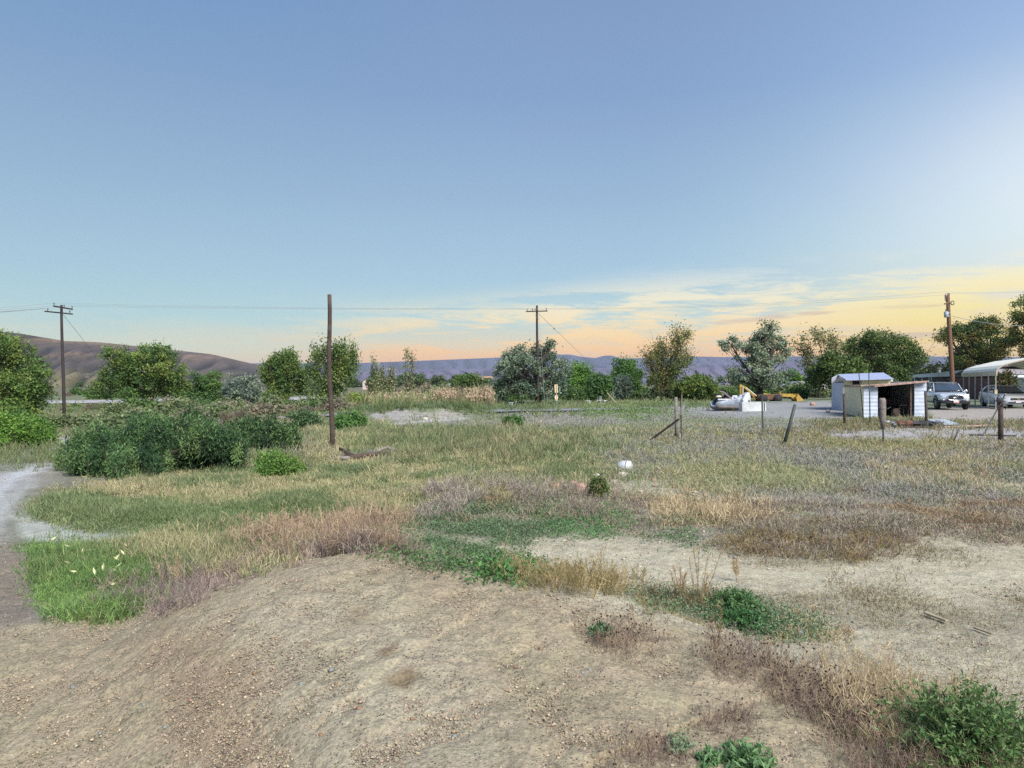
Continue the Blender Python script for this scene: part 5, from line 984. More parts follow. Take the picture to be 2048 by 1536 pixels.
# rear shed
o1 = at(1690, 46.5); e2 = empty('small_shed', (o1.x, o1.y, 0), 0, 'small cream shed with a sloping blue-grey sheet roof behind the open shed', 'shed'); sx2, sy2 = o1.x, o1.y
L2 = lambda u, d: (W(u, d)[0] - sx2, W(u, d)[1] - sy2)
mb = MB(); mb.wall(L2(1664, 48.6), L2(1687, 46.4), Z0, hz_(766, 47.5), .06); mb.build('side_wall', BLUE_S, e2)
mb = MB(); mb.wall(L2(1687, 46.4), L2(1785, 46.4), Z0, hz_(760.5, 46.4), .06); mb.build('front_wall', CREAM, e2)
mb = MB(); mb.wall(L2(1785, 46.4), L2(1768, 50.5), Z0, hz_(760.5, 46.4), .06, z1b=2.5); mb.wall(L2(1664, 48.6), L2(1674, 50.6), Z0, 2.2, .06, z1b=2.4); mb.wall(L2(1674, 50.6), L2(1768, 50.5), Z0, 2.4, .06); mb.build('rear_wall', BLUE_S, e2)
mb = MB(); mb.hexa([Vector((*L2(1665, 48.4), hz_(766, 47.5))), Vector((*L2(1687, 46.35), hz_(766, 47))), Vector((*L2(1688, 46.5), hz_(766, 47))), Vector((*L2(1667, 48.6), hz_(766, 47.5))),
    Vector((*L2(1678, 48.6), hz_(753, 48.5))), Vector((*L2(1688, 46.35), hz_(760.5, 46.4))), Vector((*L2(1689, 46.5), hz_(760.5, 46.4))), Vector((*L2(1680, 48.8), hz_(753, 48.5)))]); mb.build('gable', WOODG, e2)
mb = MB(); mb.slab([Vector((*L2(1692, 45.9), hz_(759.5, 45.9))), Vector((*L2(1787, 45.9), hz_(757, 45.9))), Vector((*L2(1767, 51), hz_(745, 51))), Vector((*L2(1675, 51), hz_(748.5, 51)))], .05); mb.build('roof', ROOFM, e2)
mb = MB(); mb.wall(L2(1706, 46.3), L2(1722, 46.3), hz_(769, 46.3), hz_(761.5, 46.3), .05); mb.build('vent_window', DARKI, e2)
# things kept in the open shed
CHR = mat('brown_seat', (122, 84, 66), 0.7, var=.2); FRM = mat('chair_frame', (216, 206, 190), 0.5, var=.1)
c = at(1807, 40.2); e3 = empty('old_chair', (c.x, c.y, 0.02), R(-20), 'brown swivel chair with a pale frame inside the open shed', 'chair')
mb = MB(); mb.box((0, 0, .48), (.42, .42, .09)); mb.build('seat', CHR, e3, bevel=.02); mb = MB(); mb.box((.2, 0, .78), (.07, .38, .42)); mb.build('backrest', CHR, e3, bevel=.02)
mb = MB(); mb.tube([(0, 0, .03), (0, 0, .44)], .03, 8); mb.tube([(-.2, -.22, .43), (-.22, -.22, .62), (.15, -.22, .64)], .018, 6); mb.build('pedestal', FRM, e3)
for k in range(4): a = k * math.pi / 2 + .4; mb = MB(); mb.tube([(0, 0, .06), (.26 * math.cos(a), .26 * math.sin(a), .02)], .02, 6); mb.build('leg', FRM, e3)
c = at(1793, 39.6); e3 = empty('burlap_heap', (c.x, c.y, .0), 0, 'dull brown heap leaning at the opening of the shed beside the chair', 'heap'); mb = MB(); mb.ball((0, 0, .2), (.25, .2, .3), 10, 6, jit=.2, rng=random.Random(2)); mb.build('sacking', EARTHD, e3, True)
c = at(1820, 39.1); e3 = empty('leaning_board', (c.x, c.y, 0), 0, 'pale board leaning inside the right side of the shed opening', 'board'); mb = MB(); mb.tube([(-.14, 0, 0), (.1, .1, .9)], .035, 4); mb.build('board', WOODG, e3)
c = at(1775, 41); e3 = empty('workbench', (c.x, c.y, 0), 0, 'dark bench standing deep in the left of the shed opening', 'bench'); mb = MB(); mb.box((0, 0, .7), (1.2, .5, .06)); mb.build('top', WOOD, e3)
for a in (-.5, .5): mb = MB(); mb.box((a, 0, .34), (.07, .4, .68)); mb.build('leg', WOOD, e3)
mb = MB(); mb.box((-.1, 0, .84), (.4, .3, .22)); o = mb.build('storage_box', mat('crate_red', (120, 70, 62), .8), None, bevel=.01); o.location = (c.x, c.y, .0); tag(o, 'dull reddish box on the dark bench inside the shed', 'box')

# ------------------------------------------------------------------ vehicles
GLASS = mat('dark_window_glass', (58, 70, 84), 0.08, var=.15, scale=1.5, spec=.9, coat=.5); TYRE = mat('tyre_rubber', (38, 38, 40), 0.85, var=.1); RIM = mat('alloy_rim', (170, 172, 176), 0.3, metal=.7, var=.1)
CHROME = mat('chrome_trim', (206, 210, 214), 0.15, metal=.9, var=.03); BLACKP = mat('black_plastic', (34, 36, 40), 0.5, var=.1); LAMP = mat('headlamp_lens', (214, 224, 234), 0.1, var=.08, scale=9, spec=.9, coat=.6)
SILVER = mat('silver_paint', (196, 204, 210), 0.28, metal=.35, var=.05, scale=1.2, coat=.8); PEARL = mat('white_car_paint', (222, 224, 226), 0.25, metal=.1, var=.05, scale=1.2, coat=.8); PLATE = mat('licence_plate', (232, 220, 216), .5, var=.05); PLATER = mat('licence_plate_band', (196, 104, 92), .5, var=.05); GOLD = mat('gold_emblem', (214, 176, 92), .3, metal=.6, var=.05)
def loft(mb, secs):
    n = len(secs[0][1]); b = len(mb.v)
    for (y, pts) in secs: mb.v += [(x, y, z) for x, z in pts]
    for i in range(len(secs) - 1):
        for k in range(n): mb.f.append((b + i * n + k, b + (i + 1) * n + k, b + (i + 1) * n + (k + 1) % n, b + i * n + (k + 1) % n))
    mb.f.append(tuple(b + k for k in range(n))); mb.f.append(tuple(b + (len(secs) - 1) * n + k for k in reversed(range(n)))); return mb
def sec(w, z0, z1, round_=.12, belt=None):
    zb = belt or (z0 + (z1 - z0) * .55)
    h = [(w * .90, z0), (w * .98, z0 + .12), (w, zb), (w * .97, z1 - round_), (w * .90, z1 - round_ * .3), (w * .70, z1)]
    return h + [(-a, b) for a, b in reversed(h)]
def wheels(e, ys, w, r):
    for y in ys:
        for s in (1, -1):
            mb = MB(); mb.tube([(s * (w - .24), y, r), (s * (w - .22), y, r), (s * (w - .03), y, r), (s * w, y, r)], [r * .9, r, r, r * .9], 24); t = mb.build('wheel', TYRE, e, True)
            mb = MB(); mb.tube([(s * (w - .04), y, r), (s * (w + .012), y, r)], [r * .62, r * .58], 16); mb.build('rim', RIM, t, True)
            mb = MB(); [mb.box((0, r * .33, 0), (.02, r * .5, r * .13), Matrix.Translation((s * (w + .015), y, r)) @ Matrix.Rotation(a * math.pi * 2 / 5, 4, 'X')) for a in range(5)]; mb.build('rim_spokes', DARKM, t)
# pickup
e = empty('pickup_truck', (29.35, 50.3, float(zt(29.3, 50)) + .01), R(164.5), 'silver pickup truck with a big oval grille parked between the shed and the carport', 'pickup truck')
mb = MB(); loft(mb, [(-2.7, sec(.88, .55, 1.10)), (-2.6, sec(.93, .48, 1.14)), (-1.0, sec(.94, .45, 1.16)), (.2, sec(.94, .42, 1.18)), (1.0, sec(.94, .42, 1.16)), (1.55, sec(.93, .45, 1.13)), (2.2, sec(.91, .5, 1.07)), (2.5, sec(.85, .55, .98)), (2.62, sec(.74, .6, .90))]); mb.build('body', SILVER, e, True)
mb = MB(); loft(mb, [(-.95, sec(.84, 1.12, 1.20)), (-.75, sec(.78, 1.12, 1.66, .1)), (.35, sec(.77, 1.12, 1.72, .1)), (.45, sec(.77, 1.12, 1.68, .1)), (1.15, sec(.84, 1.12, 1.18, .03))]); mb.build('windscreen', GLASS, e, True)
mb = MB(); loft(mb, [(-.85, sec(.66, 1.64, 1.70, .03)), (-.6, sec(.74, 1.66, 1.78, .05)), (.2, sec(.74, 1.68, 1.80, .05)), (.48, sec(.70, 1.66, 1.73, .04))]); mb.build('roof', SILVER, e, True)
for s in (-1, 1):
    mb = MB(); mb.tube([(s * .74, .5, 1.69), (s * .86, 1.14, 1.16)], .035, 5); mb.tube([(s * .8, -.2, 1.15), (s * .75, -.2, 1.70)], .05, 4); mb.tube([(s * .78, -.9, 1.15), (s * .72, -.78, 1.68)], .06, 4); mb.build('pillar', SILVER, e)
    mb = MB(); mb.ball((s * 1.07, .95, 1.22), (.12, .06, .11), 10, 6); mb.tube([(s * .9, .95, 1.16), (s * 1.0, .95, 1.18)], .03, 5); mb.build('side_mirror', CHROME, e, True)
    mb = MB(); mb.hexa([(s * .45, 2.66, .86), (s * .80, 2.50, .86), (s * .80, 2.42, .86), (s * .45, 2.58, .86), (s * .47, 2.64, .99), (s * .84, 2.44, 1.03), (s * .84, 2.36, 1.03), (s * .47, 2.56, .99)] if s < 0 else [(s * .80, 2.50, .86), (s * .45, 2.66, .86), (s * .45, 2.58, .86), (s * .80, 2.42, .86), (s * .84, 2.44, 1.03), (s * .47, 2.64, .99), (s * .47, 2.56, .99), (s * .84, 2.36, 1.03)]); mb.build('headlight', LAMP, e)
    mb = MB(); mb.ball((s * .68, 2.62, .60), (.09, .05, .07)); mb.build('fog_lamp', LAMP, e, True)
mb = MB(); P_ = [(.46 * math.copysign(abs(math.cos(a)) ** .6, math.cos(a)), .80 + .17 * math.copysign(abs(math.sin(a)) ** .7, math.sin(a))) for a in np.linspace(0, 2 * math.pi, 24, False)]; mb.prism(P_, 2.60, 2.69); gr = mb.build('grille', BLACKP, e)
mb = MB(); mb.tube([(x_, 2.69, z_) for x_, z_ in P_ + P_[:1]], .035, 6, False); mb.build('grille_surround', CHROME, gr, True)
mb = MB(); mb.tube([(.13 * math.cos(a), 2.71, .83 + .06 * math.sin(a)) for a in np.linspace(0, 6.29, 16)], .014, 5, False); mb.tube([(.05 * math.cos(a), 2.71, .83 + .055 * math.sin(a)) for a in np.linspace(0, 6.29, 12)], .010, 5, False); mb.build('emblem', CHROME, gr)
mb = MB(); loft(mb, [(2.3, sec(.93, .40, .66, .05)), (2.68, sec(.86, .40, .64, .05)), (2.76, sec(.6, .44, .62, .05))]); mb.build('bumper', BLACKP, e)
mb = MB(); mb.box((0, 2.79, .53), (.31, .015, .16)); pl_ = mb.build('licence_plate', PLATE, e); mb = MB(); mb.box((0, 2.80, .50), (.29, .004, .05)); mb.build('plate_band', PLATER, pl_)
mb = MB()
for s in (-1, 1):
    for y in (1.72, -1.75): mb.tube([(s * .90, y + .48 * math.cos(a), .40 + .48 * math.sin(a)) for a in np.linspace(0, math.pi, 12)], .075, 6)
mb.build('wheel_arch', BLACKP, e); wheels(e, (1.72, -1.75), .94, .39)
# sedan
e = empty('sedan_car', (34.75, 52.2, float(zt(34.7, 52)) + .01), R(164), 'white four-door sedan parked under the carport, cut by the right edge', 'car'); e.scale = (1.05, 1.05, 1.08)
mb = MB(); loft(mb, [(-2.42, sec(.72, .42, .92)), (-2.3, sec(.86, .34, 1.02)), (-1.7, sec(.91, .26, 1.06)), (-.6, sec(.92, .22, .98)), (.9, sec(.92, .22, .97)), (1.5, sec(.91, .24, .92)), (2.1, sec(.88, .26, .80)), (2.38, sec(.76, .30, .68)), (2.46, sec(.6, .34, .6))]); mb.build('body', PEARL, e, True)
mb = MB(); loft(mb, [(-2.0, sec(.74, .98, 1.06, .02)), (-1.2, sec(.70, .94, 1.34, .1)), (-.5, sec(.69, .94, 1.42, .1)), (.25, sec(.69, .94, 1.40, .1)), (.5, sec(.70, .94, 1.30, .1)), (1.2, sec(.78, .90, .98, .02))]); mb.build('windows', GLASS, e, True)
mb = MB(); loft(mb, [(-2.0, sec(.70, 1.0, 1.08, .02)), (-1.25, sec(.66, 1.30, 1.38, .04)), (-.5, sec(.66, 1.36, 1.455, .05)), (.2, sec(.66, 1.36, 1.44, .05)), (.42, sec(.62, 1.32, 1.37, .03))]); mb.build('roof', PEARL, e, True)
for s in (-1, 1):
    mb = MB(); mb.tube([(s * .66, .40, 1.36), (s * .82, 1.22, .97)], .03, 5); mb.tube([(s * .76, -.35, .98), (s * .70, -.35, 1.40)], .035, 4); mb.tube([(s * .80, -1.95, 1.03), (s * .69, -1.2, 1.34)], .06, 5); mb.build('pillar', PEARL, e)
    mb = MB(); mb.ball((s * 1.0, .85, 1.03), (.11, .07, .075), 10, 6); mb.build('side_mirror', PEARL, e, True)
    mb = MB(); mb.add([(s * .46, 2.44, .62), (s * .84, 2.22, .66), (s * .86, 2.05, .78), (s * .5, 2.36, .72), (s * .46, 2.34, .62), (s * .8, 2.1, .66), (s * .8, 1.98, .76), (s * .5, 2.26, .71)], [(0, 1, 2, 3), (4, 7, 6, 5), (0, 4, 5, 1), (1, 5, 6, 2), (2, 6, 7, 3), (3, 7, 4, 0)]); mb.build('headlight', LAMP, e)
    mb = MB(); mb.box((s * .90, -.35, .74), (.03, .14, .03)); mb.build('door_handle', CHROME, e)
mb = MB(); mb.box((0, 2.47, .60), (.86, .05, .11)); gr = mb.build('grille', BLACKP, e, bevel=.01)
mb = MB(); mb.prism([(-.11, .60), (-.05, .572), (.11, .60), (.05, .628)], 2.50, 2.52); mb.box((0, 2.51, .60), (.07, .02, .075)); mb.build('emblem', GOLD, gr)
mb = MB(); mb.box((0, 2.44, .36), (1.1, .08, .10)); mb.build('lower_intake', BLACKP, e, bevel=.01); mb = MB(); mb.box((0, 2.50, .43), (.31, .015, .15)); mb.build('licence_plate', PLATE, e)
mb = MB(); mb.tube([(-.80, 2.30, .30), (-.5, 2.48, .28), (.5, 2.48, .28), (.80, 2.30, .30)], .025, 5); mb.build('bumper_strip', CHROME, e)
mb = MB()
for s in (-1, 1):
    for y in (1.42, -1.42): mb.tube([(s * .885, y + .38 * math.cos(a), .33 + .38 * math.sin(a)) for a in np.linspace(0, math.pi, 12)], .035, 6)
mb.build('wheel_arch', BLACKP, e); wheels(e, (1.42, -1.42), .92, .34)

# ------------------------------------------------------------------ carport
CP = mat_siding('cream_sheet_roof', (232, 228, 212), .22, 'Z', sharp=False, c2=(222, 218, 202), rough=.45, dirt=(170, 164, 150)); TRIM = mat('tan_trim', (196, 182, 158), .6, var=.08)
N0 = Vector((32.25, 49.3, 0)); F0 = Vector((35.9, 58.8, 0)); dr = (F0 - N0).normalized(); pr_ = Vector((dr.y, -dr.x, 0)); Lc = (F0 - N0).length; zc = float(zt(33, 52))
e = empty('carport', (N0.x, N0.y, zc), math.atan2(dr.y, dr.x) - math.pi / 2, 'open metal carport with a rounded cream roof on thin legs, over the white sedan', 'carport')
# local frame: +Y along the carport (away), +X across it
prof = [(-.06, 2.26), (-.06, 2.52), (.02, 2.70), (.25, 2.90), (.75, 3.08), (2.2, 3.46), (3.65, 3.08), (4.15, 2.90), (4.38, 2.70), (4.46, 2.52), (4.46, 2.26)]
mb = MB(); b0 = 0; ny = 2
for y in (-.5, Lc + .3): mb.v += [(a, y, c) for a, c in prof] + [(a * .985 + .03, y, c - .04) for a, c in prof]
n = len(prof); k2 = 2 * n
for i in range(n - 1): mb.f += [(i, i + 1, k2 + i + 1, k2 + i), (n + i, k2 + n + i, k2 + n + i + 1, n + i + 1), (i, n + i, n + i + 1, i + 1), (k2 + i, k2 + i + 1, k2 + n + i + 1, k2 + n + i)]
mb.build('roof', CP, e)
mb = MB(); mb.box((-.10, Lc / 2 - .1, 2.40), (.03, Lc + .8, .28)); mb.build('eave_trim', TRIM, e)
mb = MB(); mb.tube([(a, -.52, c - .02) for a, c in prof], .045, 4); mb.build('gable_trim', TRIM, e)
for i in range(6):
    y = Lc * i / 5
    for xx in (0, 4.4):
        mb = MB(); mb.box((xx, y, 1.24), (.07, .07, 2.5)); mb.build('leg', STEEL, e)
    mb = MB(); mb.tube([(.0, y, 2.45), (.3, y, 2.82), (2.2, y, 3.38), (4.1, y, 2.82), (4.4, y, 2.45)], .03, 4); mb.build('roof_bow', STEEL, e)
for xx in (0, 4.4): mb = MB(); mb.box((xx, Lc / 2, .04), (.09, Lc, .08)); mb.build('base_rail', STEEL, e)
mb = MB(); mb.box((0, -.06, 1.15), (.16, .05, .28)); mb.build('meter_box', mat('meter_yellow', (220, 206, 160), .5), e)

# ------------------------------------------------------------------ houses
NAVY = mat_siding('dark_blue_wall', (58, 66, 96), .25, c2=(48, 54, 82)); FASC = mat('white_fascia', (214, 220, 222), .6, var=.08, scale=2); ROOFD = mat('dark_shingle', (92, 84, 88), .9, var=.2, scale=3)
MAROON = mat_siding('maroon_wall', (104, 66, 70), .25, c2=(84, 54, 60)); PALEB = mat('pale_skirting', (188, 192, 206), .7, var=.1, scale=2)
p0 = at(1999, 80); p1 = at(1808, 122); e = empty('house', (p0.x, p0.y, 0), 0, 'long dark blue house with a white eave behind the pickup truck and carport', 'house')
H = lambda u, d, v: Vector(((u - 1024) / F * d - p0.x, d - p0.y, hz_(v, d)))
dv = (p1 - p0); dvn = Vector((dv.x, dv.y, 0)).normalized(); nb = Vector((-dvn.y, dvn.x, 0)); nb = nb if nb.x > 0 else -nb
len_ = Vector((dv.x, dv.y, 0)).length
mb = MB(); mb.wall((0, 0), (dv.x, dv.y), .35, 2.95, .2); mb.build('wall', NAVY, e)
mb = MB(); q0 = nb * 7; mb.wall((0, 0), (q0.x, q0.y), .35, 2.9, .2); mb.wall((q0.x, q0.y), (dv.x + q0.x, dv.y + q0.y), .35, 2.9, .2); mb.wall((dv.x, dv.y), (dv.x + q0.x, dv.y + q0.y), .35, 2.9, .2); mb.build('rear_wall', NAVY, e)
mb = MB(); mb.wall((0, 0), (dv.x, dv.y), -.05, .35, .3); mb.build('foundation', PALEB, e)
ov = -nb * 1.3
mb = MB(); a = ov; b = dv + ov - dvn * -.6; mb.wall((a.x, a.y), (b.x, b.y), 2.75, 3.5, .1, z1b=3.05); mb.build('fascia', FASC, e)
mb = MB(); mb.slab([Vector((ov.x, ov.y, 3.5)), Vector((dv.x + ov.x, dv.y + ov.y, 3.02)), Vector((dv.x + q0.x * .5, dv.y + q0.y * .5, 3.5)), Vector((q0.x * .5, q0.y * .5, 4.1))], .1)
mb.slab([Vector((q0.x * .5, q0.y * .5, 4.1)), Vector((dv.x + q0.x * .5, dv.y + q0.y * .5, 3.5)), Vector((dv.x + q0.x * 1.1, dv.y + q0.y * 1.1, 2.95)), Vector((q0.x * 1.1, q0.y * 1.1, 2.95))], .1); rf = mb.build('roof', ROOFD, e)
c = dv * .72 + q0 * .3; mb = MB(); mb.tube([(c.x, c.y, 3.3), (c.x, c.y, 4.1)], .22, 8); mb.tube([(c.x, c.y, 4.1), (c.x, c.y, 4.2)], .4, 8); mb.build('chimney', STEEL, rf)
for t_ in (.50, .535, .62, .72):
    c = dv * t_ + ov * .85; mb = MB(); mb.box((c.x, c.y, 1.5), (.2 if t_ != .5 else .42, .2, 2.6)); mb.build('porch_post', FASC, e)
def wnd(t_, w_, z0, z1):
    c = dv * t_ - nb * .12; a = c - dvn * w_ / 2; b = c + dvn * w_ / 2; mb = MB(); mb.wall((a.x, a.y), (b.x, b.y), z0, z1, .08); f = mb.build('window', FASC, e)
    a2 = a + dvn * .1 - nb * .05; b2 = b - dvn * .1 - nb * .05; mb = MB(); mb.wall((a2.x, a2.y), (b2.x, b2.y), z0 + .1, z1 - .1, .05); mb.build('pane', GLASS, f)
wnd(.16, 1.3, 1.5, 2.5); wnd(.42, 1.3, 1.4, 2.5); wnd(.8, 1.6, 1.3, 2.4)
p2 = at(2004, 78); e = empty('house', (p2.x, p2.y, 0), 0, 'maroon house with a pale fascia partly seen through the carport', 'house')
mb = MB(); mb.box((7, 4, 1.25), (14, 8, 2.5)); mb.build('wall', MAROON, e); mb = MB(); mb.box((7, -.4, 2.66), (14.6, .1, .34)); mb.build('fascia', FASC, e)
mb = MB(); mb.slab([Vector((-.4, -.45, 2.85)), Vector((14.4, -.45, 2.85)), Vector((14.4, 4, 3.9)), Vector((-.4, 4, 3.9))], .1); mb.slab([Vector((-.4, 4, 3.9)), Vector((14.4, 4, 3.9)), Vector((14.4, 8.5, 2.85)), Vector((-.4, 8.5, 2.85))], .1); mb.build('roof', mat('grey_shingle', (150, 146, 148), .9, var=.15, scale=3), e)
mb = MB(); mb.box((3, -.1, .55), (3.6, .12, .9)); mb.build('skirting', PALEB, e)
mb = MB(); mb.box((1.6, -.08, 1.75), (.9, .1, .6)); f = mb.build('window', FASC, e); mb = MB(); mb.box((1.6, -.15, 1.75), (.75, .04, .45)); mb.build('pane', GLASS, f)
c = at(2042, 72); e = empty('white_garden_shed', (c.x + .6, c.y, 0), 0, 'plain white hut with a flat roof beside the maroon house', 'hut'); mb = MB(); mb.box((0, 0, 1.15), (1.8, 1.8, 2.3)); mb.build('wall', WHITEP, e); mb = MB(); mb.box((0, 0, 2.35), (2.1, 2.1, .1)); mb.build('roof', FASC, e); mb = MB(); mb.box((-.2, -.92, .95), (.7, .05, 1.8)); mb.build('door', PALEB, e)
# camper, blue outbuilding, far houses
c = at(1612, 98); e = empty('camper_trailer', (c.x, c.y, 0), 0, 'white camper with a small dark window half hidden behind trees', 'camper')
mb = MB(); mb.prism([(-2.1, .7), (-2.0, 1.6), (-1.55, 2.15), (1.6, 2.2), (2.1, 1.9), (2.2, .7)], -1.1, 1.1); mb.build('body', WHITEP, e, bevel=.06)
mb = MB(); mb.prism([(-1.25, 1.5), (-1.15, 1.85), (-.75, 1.88), (-.7, 1.5)], -1.14, -1.08); mb.build('window', GLASS, e)
for s in (-1.2, 1.2): mb = MB(); mb.tube([(s, -1.12, .34), (s, -.9, .34)], .34, 16); mb.build('wheel', TYRE, e, True)
c = at(1574, 104); e = empty('outbuilding', (c.x, c.y, 0), 0, 'pale blue outbuilding left of the white camper, behind the silvery tree', 'building'); mb = MB(); mb.box((0, 0, 1.0), (2.6, 3, 2.0)); mb.build('wall', BLUE_S, e); mb = MB(); mb.box((0, 0, 2.05), (3.0, 3.4, .12)); mb.build('roof', ROOFD, e); mb = MB(); mb.box((-.5, -1.52, .9), (.7, .06, 1.7)); mb.build('door', DARKM, e)
c = at(732, 300); e = empty('farmhouse', (c.x, c.y, -.5), 0, 'distant gabled house beyond the bare wooden post', 'house')
mb = MB(); mb.prism([(-1.4, 0), (-1.4, 3.2), (0, 4.6), (1.4, 3.2), (1.4, 0)], 0, 6); mb.build('wall', mat('pink_render', (214, 192, 186), .8), e); mb = MB(); mb.slab([Vector((-1.8, -.3, 2.95)), Vector((0, -.3, 4.75)), Vector((0, 6.3, 4.75)), Vector((-1.8, 6.3, 2.95))], .15); mb.slab([Vector((0, -.3, 4.75)), Vector((1.8, -.3, 2.95)), Vector((1.8, 6.3, 2.95)), Vector((0, 6.3, 4.75))], .15); mb.build('roof', ROOFD, e)
mb = MB(); mb.box((0, -.05, 2.2), (.8, .08, 1)); mb.build('window', GLASS, e)
c = at(900, 280); e = empty('barn', (c.x, c.y, -.5), 0, 'long low pale blue roofed building far beyond the reeds', 'building'); mb = MB(); mb.box((0, 0, .9), (5.6, 5, 1.8)); mb.build('wall', PALEB, e); mb = MB(); mb.prism([(-2.9, 1.8), (0, 2.5), (2.9, 1.8)], -2.8, 2.8); mb.build('roof', ROOFM, e); mb = MB(); mb.box((-1, -2.55, .8), (1.2, .08, 1.5)); mb.build('door', DARKM, e)

# ------------------------------------------------------------------ junk in the yard
YEL = mat('yellow_machine_paint', (186, 154, 62), .7, var=.15, scale=3, c2=(132, 106, 52)); RUSTY = mat('rusty_iron', (112, 80, 62), .85, var=.25, scale=5)
d = 72.5; c = at(1520, d); e = empty('backhoe', (c.x, c.y, 0), 0, 'yellow backhoe with its bent arm raised left of the silvery tree trunk', 'backhoe')
q = lambda u, v, dd=d: Vector(((u - 1024) / F * dd - c.x, dd - c.y, hz_(v, dd)))
mb = MB(); mb.tube([q(1482, 771), q(1490, 775), q(1500, 784), q(1507, 793), q(1510, 800)], [.10, .13, .16, .15, .10], 4); mb.build('boom', YEL, e)
mb = MB(); mb.tube([q(1481, 769), q(1481.5, 783), q(1482, 799)], [.17, .20, .13], 4); mb.build('dipper_arm', YEL, e)
mb = MB(); mb.tube([q(1486, 772, d - .3), q(1486, 795, d - .3)], .045, 8); mb.tube([q(1492, 775, d - .3), q(1513, 792, d - .3)], .05, 8); mb.build('hydraulic_ram', FRM, e)
mb = MB(); mb.prism([(q(1478, 0).x, .25), (q(1478, 0).x - .05, .7), (q(1486, 0).x, .75), (q(1490, 0).x, .25)], -.3, .3); mb.build('bucket', RUSTY, e)
mb = MB(); mb.box(tuple((q(1513, 796) + q(1560, 796)) / 2 + Vector((0, 0, .1))), (2.3, 1.1, .55)); mb.build('chassis', RUSTY, e, bevel=.05)
mb = MB(); mb.hexa([q(1525, 797), q(1548, 797), q(1548, 797, d + 1), q(1525, 797, d + 1), q(1528, 786), q(1545, 789), q(1545, 789, d + 1), q(1528, 786, d + 1)]); mb.build('engine_cover', YEL, e)
for u_ in (1522, 1551):
    for dd in (-.6, .6): mb = MB(); p = q(u_, 797); mb.tube([(p.x, dd - .15, .38), (p.x, dd + .15, .38)], .40, 18); mb.build('wheel', TYRE, e, True)
mb = MB(); mb.tube([q(1558, 791), q(1597, 792)], .14, 4); mb.tube([q(1560, 789, d + .9), q(1597, 790, d + .9)], .14, 4); mb.tube([q(1560, 790), q(1561, 803)], .14, 4); mb.tube([q(1582, 791), q(1590, 798), q(1597, 803)], .16, 4); mb.build('loader_arms', YEL, e)
mb = MB(); mb.prism([(q(1590, 0).x, .1), (q(1588, 0).x, .5), (q(1592, 0).x, .8), (q(1603, 0).x, .2)], -.6, .9); mb.build('loader_bucket', YEL, e)
mb = MB(); mb.tube([q(1560, 789), q(1560, 783)], .07, 6); mb.build('exhaust_pipe', YEL, e)
# derelict boat
BOATW = mat('chalky_hull', (160, 170, 184), .7, var=.15, scale=3, c2=(120, 128, 140)); BOATD = mat('hull_grime', (112, 106, 100), .9, var=.2, scale=6)
d = 47.0; c = at(1455, d); e = empty('derelict_boat', (c.x, c.y, float(zt(c.x, d))), R(12), 'old white boat hull with a raised pointed bow, heaped with dark scrap', 'boat')
def hs(w, zk, zg): return [(-w, zg), (-w * 1.02, zg - .12), (-w * .8, zk + .12), (-w * .35, zk), (w * .35, zk), (w * .8, zk + .12), (w * 1.02, zg - .12), (w, zg), (w * .9, zg - .02), (w * .7, zk + .2), (-w * .7, zk + .2), (-w * .9, zg - .02)]
mb = MB(); S_ = [(-.98, .44, .16, .58), (-.80, .54, .10, .62), (-.2, .56, .08, .72), (.4, .58, .06, .84), (.85, .50, .14, .94), (1.15, .30, .34, 1.05)]
secs = []
for (yy, ww, zk, zg) in S_: secs.append((yy, hs(ww, zk, zg)))
M = Matrix.Rotation(R(-90), 4, 'Z'); tmp = MB(); loft(tmp, secs); mb.add(tmp.v, tmp.f, M); mb.build('hull', BOATW, e, True)
mb = MB(); tmp = MB(); loft(tmp, [(y_, [(x_ * 1.02, z_) for x_, z_ in hs(w_, zk, zk + .30)]) for y_, w_, zk, zg in S_[:-1]]); mb.add(tmp.v, tmp.f, M @ Matrix.Translation((0, 0, -.05))); mb.build('grimy_keel', BOATD, e, True)
mb = MB(); P_ = [(.70, .48), (.62, .72), (.80, 1.02), (1.0, 1.20), (1.14, 1.16), (1.20, .9), (1.20, .5), (1.05, .34)]; mb.prism(P_, -.75, -.35); bw = mb.build('bow', WHITEP, e, bevel=.05)
mb = MB(); mb.ball((1.07, -.77, .62), (.055, .03, .10)); mb.build('opening', BLACKP, bw, True)
mb = MB(); mb.box((-.5, -.5, .74), (.85, .08, .09)); mb.build('gunwale_rail', WHITEP, e)
rr = random.Random(9); e2 = empty('scrap_heap', (c.x, c.y, float(zt(c.x, d)) + .55), 0, 'tangle of dark pipes and scrap heaped inside the derelict boat', 'scrap heap')
mb = MB()
for k in range(24): p = Vector((rr.uniform(-.75, .6), rr.uniform(-.35, .35), rr.uniform(.05, .50))); mb.ball(tuple(p), (rr.uniform(.1, .25), rr.uniform(.1, .2), rr.uniform(.06, .16)), 7, 4, jit=.25, rng=rr)
mb.build('scrap', BLACKP, e2)
mb = MB(); mb.tube([(-.62, -.4, .68), (-.4, -.4, .66), (.05, -.42, .28), (.1, -.42, .22)], .045, 6); mb.build('bent_pipe', mat('faded_pipe', (150, 132, 144), .6), e2)
mb = MB(); mb.ball((.35, -.4, .34), (.17, .1, .10), 8, 5, jit=.3, rng=rr); mb.ball((.18, -.42, .25), (.08, .08, .10), 8, 5); mb.build('pale_scrap', WHITEP, e2)
mb = MB(); mb.ball((-.2, -.36, .22), (.12, .08, .06)); mb.build('red_scrap', mat('dull_red', (120, 56, 66), .7), e2)
mb = MB(); mb.ball((-.62, -.25, .36), (.2, .15, .08)); mb.build('cover', FRM, e2)
